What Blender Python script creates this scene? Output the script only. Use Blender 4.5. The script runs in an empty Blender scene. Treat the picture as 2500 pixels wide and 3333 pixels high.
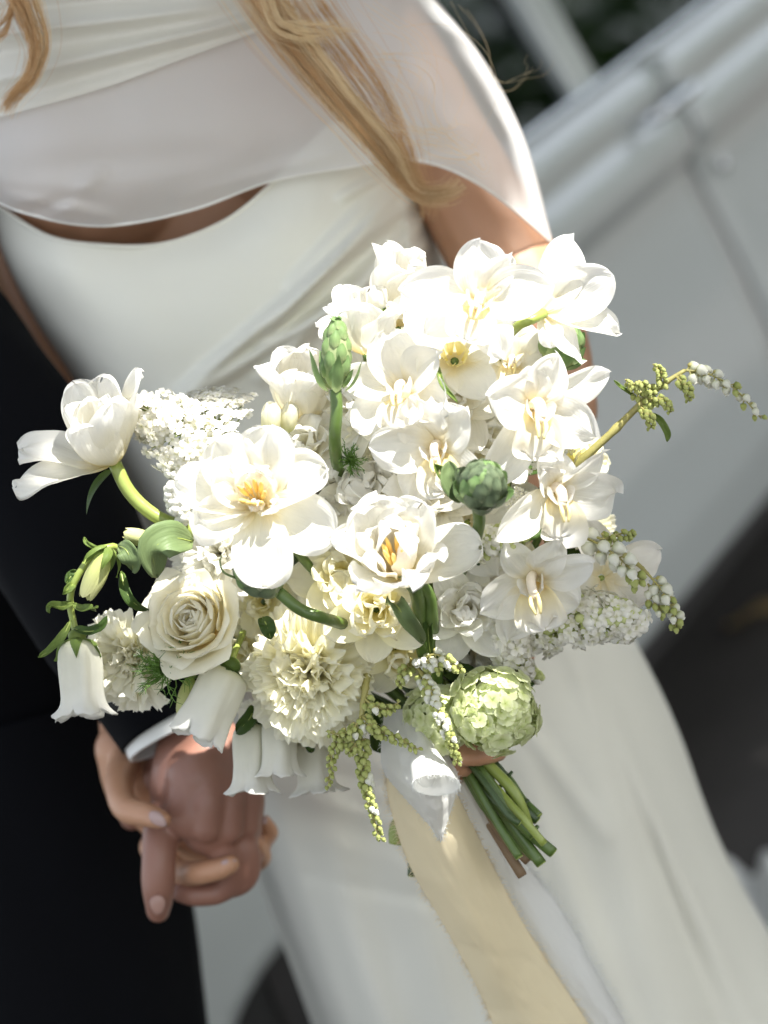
import bpy, bmesh, math, random
from mathutils import Vector, Matrix, noise
R_ = math.radians
PI = math.pi
scene = bpy.context.scene
COL = scene.collection

# ------------------------------------------------------------------ camera
PITCH, ROLL = R_(14), R_(24)
FPX = 85 * 3333 / 32.0
CAMP = Vector((0, 0, 1.5))
FW = Vector((0, math.cos(PITCH), -math.sin(PITCH)))
up0 = Vector((0, math.sin(PITCH), math.cos(PITCH)))
rt0 = Vector((1, 0, 0))
RT = rt0 * math.cos(ROLL) - up0 * math.sin(ROLL)
UP = rt0 * math.sin(ROLL) + up0 * math.cos(ROLL)
cam_d = bpy.data.cameras.new('camera')
cam = bpy.data.objects.new('camera', cam_d)
COL.objects.link(cam)
cm = Matrix((RT, UP, -FW)).transposed().to_4x4()
cm.translation = CAMP
cam.matrix_world = cm
cam_d.sensor_fit = 'VERTICAL'
cam_d.sensor_height = 32
cam_d.sensor_width = 24
cam_d.lens = 85
cam_d.clip_end = 2000
cam_d.dof.use_dof = True
cam_d.dof.focus_distance = 1.64
cam_d.dof.aperture_fstop = 4.0
scene.camera = cam

# ------------------------------------------------------------------ light
SUN = Vector((0.55, -0.32, 0.77)).normalized()
world = bpy.data.worlds.new('World')
scene.world = world
world.use_nodes = True
wn = world.node_tree
wn.nodes.clear()
sky = wn.nodes.new('ShaderNodeTexSky')
sky.sky_type = 'NISHITA'
sky.sun_disc = False
sky.sun_elevation = math.asin(SUN.z)
sky.sun_rotation = math.atan2(SUN.x, SUN.y)
sky.air_density = 1.0
sky.dust_density = 2.0
bg = wn.nodes.new('ShaderNodeBackground')
bg.inputs[1].default_value = 0.14
wo = wn.nodes.new('ShaderNodeOutputWorld')
hs = wn.nodes.new('ShaderNodeHueSaturation')     # paler, desaturated sky, to take out the blue cast
hs.inputs['Saturation'].default_value = 0.38
wn.links.new(sky.outputs[0], hs.inputs['Color'])
wm = wn.nodes.new('ShaderNodeMix'); wm.data_type = 'RGBA'; wm.blend_type = 'MULTIPLY'; wm.inputs[0].default_value = 1
wm.inputs[7].default_value = (1.0, 1.0, .985, 1)
wn.links.new(hs.outputs[0], wm.inputs[6]); wn.links.new(wm.outputs[2], bg.inputs[0])
wn.links.new(bg.outputs[0], wo.inputs[0])
sl = bpy.data.lights.new('sun', 'SUN')
sl.energy = 4.8
sl.angle = R_(0.5)
sl.color = (1.0, 0.975, 0.93)
so = bpy.data.objects.new('sun', sl)
so.rotation_euler = (-SUN).to_track_quat('-Z', 'Y').to_euler()
COL.objects.link(so)
scene.view_settings.view_transform = 'Standard'
scene.view_settings.look = 'None'
scene.view_settings.gamma = 1
scene.view_settings.exposure = 1.5
scene.view_settings.use_curve_mapping = False
scene.render.engine = 'CYCLES'
scene.cycles.max_bounces = 12
scene.cycles.diffuse_bounces = 8
scene.cycles.transmission_bounces = 8
scene.cycles.transparent_max_bounces = 12

# ------------------------------------------------------------------ helpers
def P(px, py, d):
    return CAMP + d * (FW + RT * ((px - 1250) / FPX) + UP * ((1666.5 - py) / FPX))
def CD(x, y, z):
    """direction: x image right, y image up, z towards the camera"""
    return (RT * x + UP * y - FW * z).normalized()
def px2m(r, d): return r * d / FPX
def lerp(a, b, t): return a + (b - a) * t
def sstep(a, b, x):
    t = max(0, min(1, (x - a) / (b - a))); return t * t * (3 - 2 * t)
def tag(o, label=None, cat=None, group=None, kind=None):
    if label: o['label'] = label
    if cat: o['category'] = cat
    if group: o['group'] = group
    if kind: o['kind'] = kind
    return o
def mesh(name, V, F, mat=None, uv=None, smooth=True):
    me = bpy.data.meshes.new(name)
    me.from_pydata([tuple(v) for v in V], [], F)
    if uv:
        ul = me.uv_layers.new(name='UVMap')
        for l in me.loops: ul.data[l.index].uv = uv[l.vertex_index]
    if smooth:
        me.polygons.foreach_set('use_smooth', [True] * len(me.polygons))
    if mat: me.materials.append(mat)
    me.update()
    return me
def obj(name, me, parent=None, rz=None, mtx=None):
    o = bpy.data.objects.new(name, me)
    COL.objects.link(o)
    if parent: o.parent = parent
    if rz is not None: o.rotation_euler = (0, 0, rz)
    if mtx is not None: o.matrix_local = mtx
    return o
def empty(name, mtx):
    o = bpy.data.objects.new(name, None)
    o.empty_display_size = 0.01
    COL.objects.link(o)
    o.matrix_world = mtx
    return o
def frame(p, axis, twist=0.0):
    z = axis.normalized()
    x = RT - z * RT.dot(z)
    if x.length < 0.15: x = UP - z * UP.dot(z)
    x.normalize()
    y = z.cross(x)
    m = Matrix((x, y, z)).transposed().to_4x4()
    m.translation = p
    return m @ Matrix.Rotation(twist, 4, 'Z')

def catmull(pts, n):
    out = []
    m = len(pts) - 1
    for i in range(n + 1):
        t = i / n * m
        k = min(int(t), m - 1); f = t - k
        p0 = pts[k - 1] if k > 0 else 2 * pts[k] - pts[k + 1]
        p1, p2 = pts[k], pts[k + 1]
        p3 = pts[k + 2] if k + 2 <= m else 2 * pts[k + 1] - pts[k]
        out.append(0.5 * ((2 * p1) + (p2 - p0) * f + (2 * p0 - 5 * p1 + 4 * p2 - p3) * f * f + (3 * p1 - p0 - 3 * p2 + p3) * f ** 3))
    return out
def tube_geo(pts, rad, ns=8, V=None, F=None, uv=None, cap=True, squash=1.0):
    V = [] if V is None else V; F = [] if F is None else F; uv = [] if uv is None else uv
    b = len(V); n = len(pts)
    up = None
    for i, p in enumerate(pts):
        t = (pts[min(i + 1, n - 1)] - pts[max(i - 1, 0)])
        if t.length < 1e-9: t = Vector((0, 0, 1))
        t.normalize()
        if up is None:
            up = t.orthogonal().normalized()
        up = (up - t * up.dot(t)).normalized()
        s = t.cross(up)
        r = rad[i] if isinstance(rad, (list, tuple)) else rad
        for k in range(ns):
            a = 2 * PI * k / ns
            V.append(p + up * (math.cos(a) * r) + s * (math.sin(a) * r * squash)); uv.append((k / ns, i / max(1, n - 1)))
    for i in range(n - 1):
        for k in range(ns):
            a, c = b + i * ns + k, b + i * ns + (k + 1) % ns
            F.append((a, c, c + ns, a + ns))
    if cap:
        F.append(tuple(b + k for k in reversed(range(ns))))
        F.append(tuple(b + (n - 1) * ns + k for k in range(ns)))
    return V, F, uv
def ball_geo(c, r, V, F, nu=8, nv=6, ax=Vector((0, 0, 1)), st=1.0, uv=None):
    """small ellipsoid stretched along ax"""
    z = ax.normalized(); x = z.orthogonal().normalized(); y = z.cross(x)
    b = len(V)
    V.append(c - z * r * st)
    if uv is not None: uv.append((.5, 0))
    for j in range(1, nv):
        th = PI * j / nv
        for i in range(nu):
            a = 2 * PI * i / nu
            V.append(c - z * (math.cos(th) * r * st) + (x * math.cos(a) + y * math.sin(a)) * (math.sin(th) * r))
            if uv is not None: uv.append((i / nu, j / nv))
    V.append(c + z * r * st)
    if uv is not None: uv.append((.5, 1))
    for i in range(nu): F.append((b, b + 1 + (i + 1) % nu, b + 1 + i))
    for j in range(nv - 2):
        for i in range(nu):
            a = b + 1 + j * nu + i; c2 = b + 1 + j * nu + (i + 1) % nu
            F.append((a, c2, c2 + nu, a + nu))
    e = len(V) - 1
    for i in range(nu): F.append((e, e - nu + i, e - nu + (i + 1) % nu))

# ------------------------------------------------------------------ materials
def newmat(name):
    m = bpy.data.materials.new(name); m.use_nodes = True
    nt = m.node_tree
    return m, nt, nt.nodes['Principled BSDF'], nt.nodes['Material Output']
def N(nt, t): return nt.nodes.new(t)
def simple(name, col, rough=0.5, noise_amt=0.15, nscale=30, bump=0.0, bscale=200, spec=0.5, sheen=0, metal=0, bdist=0.001):
    m, nt, b, o = newmat(name)
    tc = N(nt, 'ShaderNodeTexCoord')
    n1 = N(nt, 'ShaderNodeTexNoise'); n1.inputs['Scale'].default_value = nscale; n1.inputs['Detail'].default_value = 4
    nt.links.new(tc.outputs['Object'], n1.inputs['Vector'])
    mx = N(nt, 'ShaderNodeMix'); mx.data_type = 'RGBA'
    mx.inputs[6].default_value = (*[c * (1 - noise_amt) for c in col], 1)
    mx.inputs[7].default_value = (*[min(1, c * (1 + noise_amt)) for c in col], 1)
    nt.links.new(n1.outputs['Fac'], mx.inputs[0])
    nt.links.new(mx.outputs[2], b.inputs['Base Color'])
    b.inputs['Roughness'].default_value = rough
    b.inputs['Specular IOR Level'].default_value = spec
    b.inputs['Metallic'].default_value = metal
    if sheen: b.inputs['Sheen Weight'].default_value = sheen
    if bump:
        n2 = N(nt, 'ShaderNodeTexNoise'); n2.inputs['Scale'].default_value = bscale; n2.inputs['Detail'].default_value = 3
        nt.links.new(tc.outputs['Object'], n2.inputs['Vector'])
        bp = N(nt, 'ShaderNodeBump'); bp.inputs['Strength'].default_value = bump; bp.inputs['Distance'].default_value = bdist
        nt.links.new(n2.outputs['Fac'], bp.inputs['Height']); nt.links.new(bp.outputs[0], b.inputs['Normal'])
    return m
def petalmat(name, base, mid, tip, trans=0.4, rough=0.65, veins=0.5, vs=26, mottling=0.06):
    """colour runs from the claw (v=0) to the edge (v=1), with fine veins along the petal"""
    m, nt, b, o = newmat(name)
    uvn = N(nt, 'ShaderNodeUVMap')
    sep = N(nt, 'ShaderNodeSeparateXYZ'); nt.links.new(uvn.outputs[0], sep.inputs[0])
    cr = N(nt, 'ShaderNodeValToRGB')
    e = cr.color_ramp.elements
    e[0].position = 0.0; e[0].color = (*base, 1)
    e[1].position = 0.95; e[1].color = (*tip, 1)
    k = e.new(0.32); k.color = (*mid, 1)
    nt.links.new(sep.outputs[1], cr.inputs[0])
    tc = N(nt, 'ShaderNodeTexCoord')
    ns = N(nt, 'ShaderNodeTexNoise'); ns.inputs['Scale'].default_value = 90
    nt.links.new(tc.outputs['Object'], ns.inputs['Vector'])
    mul = N(nt, 'ShaderNodeMix'); mul.data_type = 'RGBA'; mul.blend_type = 'MULTIPLY'
    mul.inputs[0].default_value = 1.0
    mr = N(nt, 'ShaderNodeMapRange'); mr.inputs[3].default_value = 1 - mottling; mr.inputs[4].default_value = 1 + mottling
    nt.links.new(ns.outputs['Fac'], mr.inputs[0])
    nt.links.new(cr.outputs[0], mul.inputs[6]); nt.links.new(mr.outputs[0], mul.inputs[7])
    nt.links.new(mul.outputs[2], b.inputs['Base Color'])
    b.inputs['Roughness'].default_value = rough
    b.inputs['Specular IOR Level'].default_value = 0.16
    # veins
    mp = N(nt, 'ShaderNodeMapping'); mp.inputs['Scale'].default_value = (vs, 1.6, 1)
    nt.links.new(uvn.outputs[0], mp.inputs[0])
    vn = N(nt, 'ShaderNodeTexNoise'); vn.inputs['Scale'].default_value = 1.0; vn.inputs['Detail'].default_value = 3
    nt.links.new(mp.outputs[0], vn.inputs['Vector'])
    bp = N(nt, 'ShaderNodeBump'); bp.inputs['Strength'].default_value = veins; bp.inputs['Distance'].default_value = 0.0012
    nt.links.new(vn.outputs['Fac'], bp.inputs['Height'])
    nt.links.new(bp.outputs[0], b.inputs['Normal'])
    tr = N(nt, 'ShaderNodeBsdfTranslucent')
    nt.links.new(mul.outputs[2], tr.inputs['Color']); nt.links.new(bp.outputs[0], tr.inputs['Normal'])
    ms = N(nt, 'ShaderNodeMixShader'); ms.inputs[0].default_value = trans
    nt.links.new(b.outputs[0], ms.inputs[1]); nt.links.new(tr.outputs[0], ms.inputs[2])
    nt.links.new(ms.outputs[0], o.inputs['Surface'])
    return m
MT = {}
MT['tulip'] = petalmat('tulip_petal', (.82, .70, .34), (.88, .85, .74), (.90, .89, .85), trans=.48)
MT['rose'] = petalmat('rose_petal', (.90, .72, .34), (.91, .84, .58), (.92, .89, .76), trans=.52, veins=.15)
MT['carnation'] = petalmat('carnation_petal', (.86, .78, .36), (.92, .88, .60), (.93, .91, .76), trans=.5, veins=.5, vs=18)
MT['carnation_white'] = petalmat('white_carnation_petal', (.80, .74, .45), (.88, .86, .74), (.90, .89, .84), trans=.45, veins=.5, vs=18)
MT['narcissus'] = petalmat('narcissus_petal', (.78, .72, .24), (.90, .85, .54), (.92, .89, .72), trans=.45, veins=.4, vs=14)
MT['orchid'] = petalmat('orchid_petal', (.86, .76, .48), (.89, .87, .80), (.90, .89, .86), trans=.5, veins=.55, vs=20)
MT['lip'] = petalmat('orchid_lip_petal', (.86, .62, .22), (.88, .78, .48), (.90, .88, .83), trans=.45, veins=.3, vs=12)
MT['lisianthus'] = petalmat('lisianthus_petal', (.70, .72, .30), (.88, .86, .62), (.91, .89, .78), trans=.45, veins=.5)
MT['bell'] = petalmat('bell_petal', (.62, .66, .38), (.83, .82, .70), (.87, .86, .81), trans=.45, veins=.5, vs=10)
MT['budpale'] = petalmat('pale_bud', (.25, .36, .08), (.48, .52, .18), (.62, .62, .32), trans=.25, veins=.4, vs=10)
MT['bract'] = petalmat('green_bract', (.40, .44, .28), (.175, .22, .125), (.11, .15, .085), trans=.2, rough=.45, veins=.6, vs=10, mottling=.2)
MT['bractlight'] = petalmat('light_green_bract', (.42, .50, .24), (.24, .34, .14), (.15, .25, .09), trans=.25, rough=.4, veins=.4, vs=10, mottling=.15)
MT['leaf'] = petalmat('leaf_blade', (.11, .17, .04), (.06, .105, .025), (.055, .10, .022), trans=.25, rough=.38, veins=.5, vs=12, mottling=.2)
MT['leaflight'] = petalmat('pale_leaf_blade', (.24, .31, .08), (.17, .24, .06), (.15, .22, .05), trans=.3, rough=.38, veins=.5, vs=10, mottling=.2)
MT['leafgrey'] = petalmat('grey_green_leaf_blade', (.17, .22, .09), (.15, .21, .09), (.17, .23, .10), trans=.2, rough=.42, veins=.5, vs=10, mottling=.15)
MT['floret'] = petalmat('lilac_floret_petal', (.66, .66, .40), (.84, .82, .72), (.88, .86, .80), trans=.35, veins=.2)
MT['lbud'] = petalmat('lilac_bud', (.30, .38, .09), (.46, .52, .18), (.62, .66, .32), trans=.2, veins=.2)
MT['wbud'] = petalmat('white_bud', (.60, .62, .36), (.82, .81, .70), (.86, .85, .78), trans=.25, veins=.2)
MT['vib'] = petalmat('viburnum_floret_petal', (.56, .64, .24), (.72, .77, .42), (.82, .85, .58), trans=.42, veins=.2)
MT['pieris'] = petalmat('pieris_green_bell', (.22, .26, .06), (.40, .44, .14), (.52, .55, .24), trans=.2, veins=.4, vs=8)
MT['pierisw'] = petalmat('pieris_white_bell', (.50, .54, .28), (.78, .78, .66), (.84, .83, .76), trans=.25, veins=.4, vs=8)
MT['stem'] = simple('green_stem', (.085, .14, .03), .35, .3, 60, .2, 300)
MT['stemlight'] = simple('yellow_green_stem', (.26, .32, .07), .35, .25, 60, .15, 300)
MT['stemdark'] = simple('dark_green_stem', (.04, .075, .02), .4, .3, 60, .2, 300)
MT['woody'] = simple('woody_stem', (.20, .13, .07), .6, .3, 80, .4, 400)
MT['pstem'] = simple('pieris_stalk', (.33, .30, .10), .5, .35, 90, .3, 300)
MT['calyx'] = simple('reddish_calyx', (.36, .17, .06), .5, .3, 200)
MT['anther'] = simple('yellow_anther', (.88, .62, .20), .6, .2, 400, .3, 900)
MT['throat'] = simple('pale_yellow_throat', (.85, .72, .34), .5, .15, 200)
MT['yellowcup'] = petalmat('yellow_cup', (.84, .70, .22), (.86, .76, .30), (.88, .80, .42), trans=.35)
MT['column'] = simple('cream_column', (.80, .70, .56), .4, .12, 150)
MT['anthercap'] = simple('brown_spotted_anther_cap', (.50, .30, .16), .5, .5, 500)
MT['fern'] = simple('feathery_green', (.10, .20, .03), .5, .3, 200)

def clothmat(name, col, rough=.45, sheen=.2, trans=0, alpha=1.0, weave=.12, wscale=1800, spec=.35, wr=0.0):
    m, nt, b, o = newmat(name)
    tc = N(nt, 'ShaderNodeTexCoord')
    n1 = N(nt, 'ShaderNodeTexNoise'); n1.inputs['Scale'].default_value = 6; n1.inputs['Detail'].default_value = 3
    nt.links.new(tc.outputs['Object'], n1.inputs[0])
    mx = N(nt, 'ShaderNodeMix'); mx.data_type = 'RGBA'
    mx.inputs[6].default_value = (*[c * .96 for c in col], 1); mx.inputs[7].default_value = (*[min(1, c * 1.03) for c in col], 1)
    nt.links.new(n1.outputs['Fac'], mx.inputs[0]); nt.links.new(mx.outputs[2], b.inputs['Base Color'])
    b.inputs['Roughness'].default_value = rough
    b.inputs['Specular IOR Level'].default_value = spec
    b.inputs['Sheen Weight'].default_value = sheen
    w = N(nt, 'ShaderNodeTexNoise'); w.inputs['Scale'].default_value = wscale; w.inputs['Detail'].default_value = 1
    nt.links.new(tc.outputs['Object'], w.inputs[0])
    bp = N(nt, 'ShaderNodeBump'); bp.inputs['Strength'].default_value = weave; bp.inputs['Distance'].default_value = .0003
    nt.links.new(w.outputs['Fac'], bp.inputs['Height'])
    last = bp
    if wr:
        w2 = N(nt, 'ShaderNodeTexNoise'); w2.inputs['Scale'].default_value = 14; w2.inputs['Detail'].default_value = 3; w2.inputs['Distortion'].default_value = 1
        nt.links.new(tc.outputs['Object'], w2.inputs[0])
        b2 = N(nt, 'ShaderNodeBump'); b2.inputs['Strength'].default_value = wr; b2.inputs['Distance'].default_value = .01
        nt.links.new(w2.outputs['Fac'], b2.inputs['Height']); nt.links.new(bp.outputs[0], b2.inputs['Normal'])
        last = b2
    nt.links.new(last.outputs[0], b.inputs['Normal'])
    out = b.outputs[0]
    if trans:
        tr = N(nt, 'ShaderNodeBsdfTranslucent'); tr.inputs[0].default_value = (*col, 1)
        ms = N(nt, 'ShaderNodeMixShader'); ms.inputs[0].default_value = trans
        nt.links.new(out, ms.inputs[1]); nt.links.new(tr.outputs[0], ms.inputs[2]); out = ms.outputs[0]
    if alpha < 1:
        tp = N(nt, 'ShaderNodeBsdfTransparent')
        ms = N(nt, 'ShaderNodeMixShader'); ms.inputs[0].default_value = alpha
        nt.links.new(tp.outputs[0], ms.inputs[1]); nt.links.new(out, ms.inputs[2]); out = ms.outputs[0]
    nt.links.new(out, o.inputs['Surface'])
    return m
MT['satin'] = clothmat('ivory_satin', (.75, .74, .655), rough=.6, sheen=.1, wr=.12, spec=.15)
MT['skirt'] = clothmat('white_satin', (.66, .66, .63), rough=.55, sheen=.1, wr=.15, spec=.2)
MT['organza'] = clothmat('sheer_organza', (.88, .88, .86), rough=.5, trans=.35, alpha=.77)
MT['cowl'] = clothmat('layered_organza', (.84, .83, .76), rough=.5, trans=.3, alpha=.86)
MT['hem'] = clothmat('rolled_hem', (.86, .85, .80), rough=.5)
MT['suit'] = clothmat('black_wool', (.0035, .0038, .005), rough=.85, sheen=.02, weave=.3, wscale=900, spec=.06)
MT['shirt'] = clothmat('white_cotton', (.74, .75, .72), rough=.7)
MT['silkcream'] = clothmat('cream_silk', (.88, .77, .53), rough=.6, trans=.4, spec=.15, wr=.35, weave=.3)
MT['silkwhite'] = clothmat('white_silk', (.80, .80, .77), rough=.75, trans=.35, spec=.08, wr=.3, weave=.4, alpha=.9)
def skinmat(name, c1, c2, sss=.08):
    m, nt, b, o = newmat(name)
    tc = N(nt, 'ShaderNodeTexCoord')
    n1 = N(nt, 'ShaderNodeTexNoise'); n1.inputs['Scale'].default_value = 22; n1.inputs['Detail'].default_value = 5
    nt.links.new(tc.outputs['Object'], n1.inputs[0])
    mx = N(nt, 'ShaderNodeMix'); mx.data_type = 'RGBA'
    mx.inputs[6].default_value = (*c1, 1); mx.inputs[7].default_value = (*c2, 1)
    nt.links.new(n1.outputs['Fac'], mx.inputs[0]); nt.links.new(mx.outputs[2], b.inputs['Base Color'])
    b.inputs['Roughness'].default_value = .45
    b.inputs['Subsurface Weight'].default_value = sss
    b.inputs['Subsurface Radius'].default_value = (.01, .004, .002)
    b.inputs['Subsurface Scale'].default_value = .6
    n2 = N(nt, 'ShaderNodeTexNoise'); n2.inputs['Scale'].default_value = 350; n2.inputs['Detail'].default_value = 3
    nt.links.new(tc.outputs['Object'], n2.inputs[0])
    bp = N(nt, 'ShaderNodeBump'); bp.inputs['Strength'].default_value = .25; bp.inputs['Distance'].default_value = .0006
    nt.links.new(n2.outputs['Fac'], bp.inputs['Height']); nt.links.new(bp.outputs[0], b.inputs['Normal'])
    return m
MT['skin_f'] = skinmat('warm_skin', (.42, .215, .12), (.50, .28, .17))
MT['skin_m'] = skinmat('brown_skin', (.24, .115, .080), (.28, .140, .100))
MT['nail'] = simple('pale_nail', (.42, .29, .27), .2, .05, 50)
MT['nail_m'] = simple('natural_nail', (.34, .20, .16), .3, .05, 50)
MT['hair'] = simple('golden_blonde_hair', (.60, .365, .17), .5, .5, 25)
MT['hairlight'] = simple('light_blonde_hair', (.90, .62, .36), .5, .3, 25)

# ------------------------------------------------------------------ setting
def groundmat():
    m, nt, b, o = newmat('asphalt')
    tc = N(nt, 'ShaderNodeTexCoord')
    n1 = N(nt, 'ShaderNodeTexNoise'); n1.inputs['Scale'].default_value = 130; n1.inputs['Detail'].default_value = 6
    n2 = N(nt, 'ShaderNodeTexNoise'); n2.inputs['Scale'].default_value = 2.2; n2.inputs['Detail'].default_value = 5
    cr = N(nt, 'ShaderNodeValToRGB'); e = cr.color_ramp.elements
    e[0].position = .35; e[0].color = (.028, .024, .022, 1); e[1].position = .72; e[1].color = (.085, .075, .068, 1)
    nt.links.new(tc.outputs['Object'], n1.inputs[0]); nt.links.new(tc.outputs['Object'], n2.inputs[0])
    ad = N(nt, 'ShaderNodeMath'); ad.operation = 'ADD'
    hf = N(nt, 'ShaderNodeMath'); hf.operation = 'MULTIPLY'; hf.inputs[1].default_value = .5
    nt.links.new(n1.outputs['Fac'], ad.inputs[0]); nt.links.new(n2.outputs['Fac'], ad.inputs[1])
    nt.links.new(ad.outputs[0], hf.inputs[0]); nt.links.new(hf.outputs[0], cr.inputs[0])
    nt.links.new(cr.outputs[0], b.inputs['Base Color']); b.inputs['Roughness'].default_value = .85
    bp = N(nt, 'ShaderNodeBump'); bp.inputs['Distance'].default_value = .004; bp.inputs['Strength'].default_value = .7
    nt.links.new(n1.outputs['Fac'], bp.inputs['Height']); nt.links.new(bp.outputs[0], b.inputs['Normal'])
    return m
S = 600
g = obj('ground', mesh('ground', [(-S, -S, 0), (S, -S, 0), (S, S, 0), (-S, S, 0)], [(0, 1, 2, 3)], groundmat(), smooth=False))
tag(g, kind='structure')

# sheets of cloth from a net of control points
def sheet_mesh(name, rows, mat, nu, nv, disp=None, uvr=False):
    """rows: lists of (px, py, d); resampled as a smooth surface"""
    rs = [catmull([Vector(p) for p in r], nu) for r in rows]
    V = []; uv = []; F = []
    cols = [catmull([r[i] for r in rs], nv) for i in range(nu + 1)]
    for j in range(nv + 1):
        for i in range(nu + 1):
            q = cols[i][j]
            dd = disp(i / nu, j / nv, q.x, q.y) if disp else 0
            V.append(P(q.x, q.y, q.z + dd)); uv.append((i / nu, j / nv))
    for j in range(nv):
        for i in range(nu):
            a = j * (nu + 1) + i
            F.append((a, a + nu + 1, a + nu + 2, a + 1))
    return mesh(name, V, F, mat, uv), V
def rehome(o, base):
    """move the object's origin to base (world point) without moving its mesh"""
    o.data.transform(Matrix.Translation(-base)); o.location = base
def thick(o, t):
    m = o.modifiers.new('thickness', 'SOLIDIFY'); m.thickness = t; m.offset = 0
    return o
def seg_ridge(px, py, x0, y0, x1, y1, wdt, fall=1.0):
    dx, dy = x1 - x0, y1 - y0; L = math.hypot(dx, dy)
    t = ((px - x0) * dx + (py - y0) * dy) / L / L
    s = ((px - x0) * dy - (py - y0) * dx) / L
    tt = 0 if t < -.1 or t > 1.15 else math.sin(PI * max(0, min(1, (t + .1) / 1.25))) ** .5
    return tt * math.exp(-(s / wdt) ** 2)

# ------------------------------------------------------------------ car
CBASE = Vector((0.37, 3.7, 0)); CT = Vector((math.sin(R_(36)), math.cos(R_(36)), 0)); CN = Vector((-CT.y, CT.x, 0)) * 1.0
if CN.dot(-CBASE) < 0: CN = -CN
def cmx():
    m = Matrix((CT, -CN, Vector((0, 0, 1)))).transposed().to_4x4()
    m.translation = CBASE
    return m
def paint(name, col, rough=.22, coat=.6):
    m, nt, b, o = newmat(name)
    b.inputs['Base Color'].default_value = (*col, 1); b.inputs['Roughness'].default_value = rough
    b.inputs['Coat Weight'].default_value = coat; b.inputs['Coat Roughness'].default_value = .06
    tc = N(nt, 'ShaderNodeTexCoord'); n = N(nt, 'ShaderNodeTexNoise'); n.inputs['Scale'].default_value = 5
    nt.links.new(tc.outputs['Object'], n.inputs[0])
    mr = N(nt, 'ShaderNodeMapRange'); mr.inputs[3].default_value = rough * .8; mr.inputs[4].default_value = rough * 1.4
    nt.links.new(n.outputs['Fac'], mr.inputs[0]); nt.links.new(mr.outputs[0], b.inputs['Roughness'])
    return m
MT['paint'] = paint('grey_white_car_paint', (.49, .52, .51))
MT['chrome'] = paint('chrome', (.75, .77, .8), .12, 0); MT['chrome'].node_tree.nodes['Principled BSDF'].inputs['Metallic'].default_value = 1
MT['rubber'] = simple('black_rubber', (.015, .015, .015), .8, .3, 40)
MT['dark'] = simple('dark_car_interior', (.02, .018, .018), .7, .3, 10)
mg, nt, b, o = newmat('car_window_glass')
gl = N(nt, 'ShaderNodeBsdfGlossy'); gl.inputs['Roughness'].default_value = .02; gl.inputs[0].default_value = (.9, .95, .95, 1)
tp = N(nt, 'ShaderNodeBsdfTransparent'); tp.inputs[0].default_value = (.13, .16, .15, 1)
lw = N(nt, 'ShaderNodeFresnel'); lw.inputs[0].default_value = 1.45
ms = N(nt, 'ShaderNodeMixShader'); nt.links.new(lw.outputs[0], ms.inputs[0]); nt.links.new(tp.outputs[0], ms.inputs[1]); nt.links.new(gl.outputs[0], ms.inputs[2])
nt.links.new(ms.outputs[0], o.inputs['Surface']); MT['glass'] = mg

# cross-section of the body side: (outward, height)
PROF = [(-.10, .265), (-.04, .27), (.0, .30), (.022, .38), (.03, .50), (.024, .62), (.012, .74), (.006, .79), (.014, .80), (.032, .812), (.038, .835), (.034, .862), (.024, .880), (.010, .887), (.010, .897), (.022, .907), (.02, .93), (.005, .955), (-.02, .965), (-.05, .967)]
car = empty('car', cmx())
tag(car, 'pale grey-white vintage car parked behind the couple', 'car')
ARCH = (-1.16, .11, .31)     # wheel arch: s, z, radius
def side_panel(name, s0, s1, side=1, n=20, arch=None, prof=PROF, nose=None):
    V = []; F = []
    pr = []
    for k in range(len(prof) - 1):
        a, c = prof[k], prof[k + 1]
        m = 8 if abs(c[1] - a[1]) > .06 else 1
        for q in range(m): pr.append((lerp(a[0], c[0], q / m), lerp(a[1], c[1], q / m)))
    pr.append(prof[-1])
    for i in range(n + 1):
        s = lerp(s0, s1, i / n)
        for (o_, z) in pr:
            oo = o_
            if nose: oo -= nose(s, z)
            s2, z2 = s, z
            if arch:
                dd = math.hypot(s - arch[0], z - arch[1])
                if abs(dd - arch[2]) < .014: s2 = arch[0] + (s - arch[0]) * arch[2] / dd; z2 = arch[1] + (z - arch[1]) * arch[2] / dd
            V.append(Vector((s2, -oo if side > 0 else oo + CARW, z2)))
    m = len(pr)
    for i in range(n):
        for k in range(m - 1):
            s = lerp(s0, s1, (i + .5) / n); z = (pr[k][1] + pr[k + 1][1]) / 2
            if arch and math.hypot(s - arch[0], z - arch[1]) < arch[2]: continue
            a = i * m + k
            F.append((a, a + m, a + m + 1, a + 1) if side > 0 else (a, a + 1, a + m + 1, a + m))
    o = obj(name, mesh(name, V, F, MT['paint']), car)
    md = o.modifiers.new('t', 'SOLIDIFY'); md.thickness = .006; md.offset = -1
    return o
CARW = 1.55
def nose(s, z): return .35 * max(0, (-1.35 - s) / .55) ** 2
for sd in (1, -1):
    side_panel('front_fender', -1.9, -.55, sd, 240, ARCH, nose=nose)
    side_panel('front_door', -.538, .44, sd)
    side_panel('rear_door', .452, 1.72, sd)
    side_panel('rear_fender', 1.732, 3.1, sd, 70, (2.35, .34, .36))
def box(name, lo, hi, mat, parent, bev=0, mtx=None):
    x0, y0, z0 = lo; x1, y1, z1 = hi
    V = [(x0, y0, z0), (x1, y0, z0), (x1, y1, z0), (x0, y1, z0), (x0, y0, z1), (x1, y0, z1), (x1, y1, z1), (x0, y1, z1)]
    F = [(3, 2, 1, 0), (4, 5, 6, 7), (0, 1, 5, 4), (1, 2, 6, 5), (2, 3, 7, 6), (3, 0, 4, 7)]
    o = obj(name, mesh(name, V, F, mat, smooth=False), parent)
    if bev:
        bm = o.modifiers.new('b', 'BEVEL'); bm.width = bev; bm.segments = 3
    return o
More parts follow.
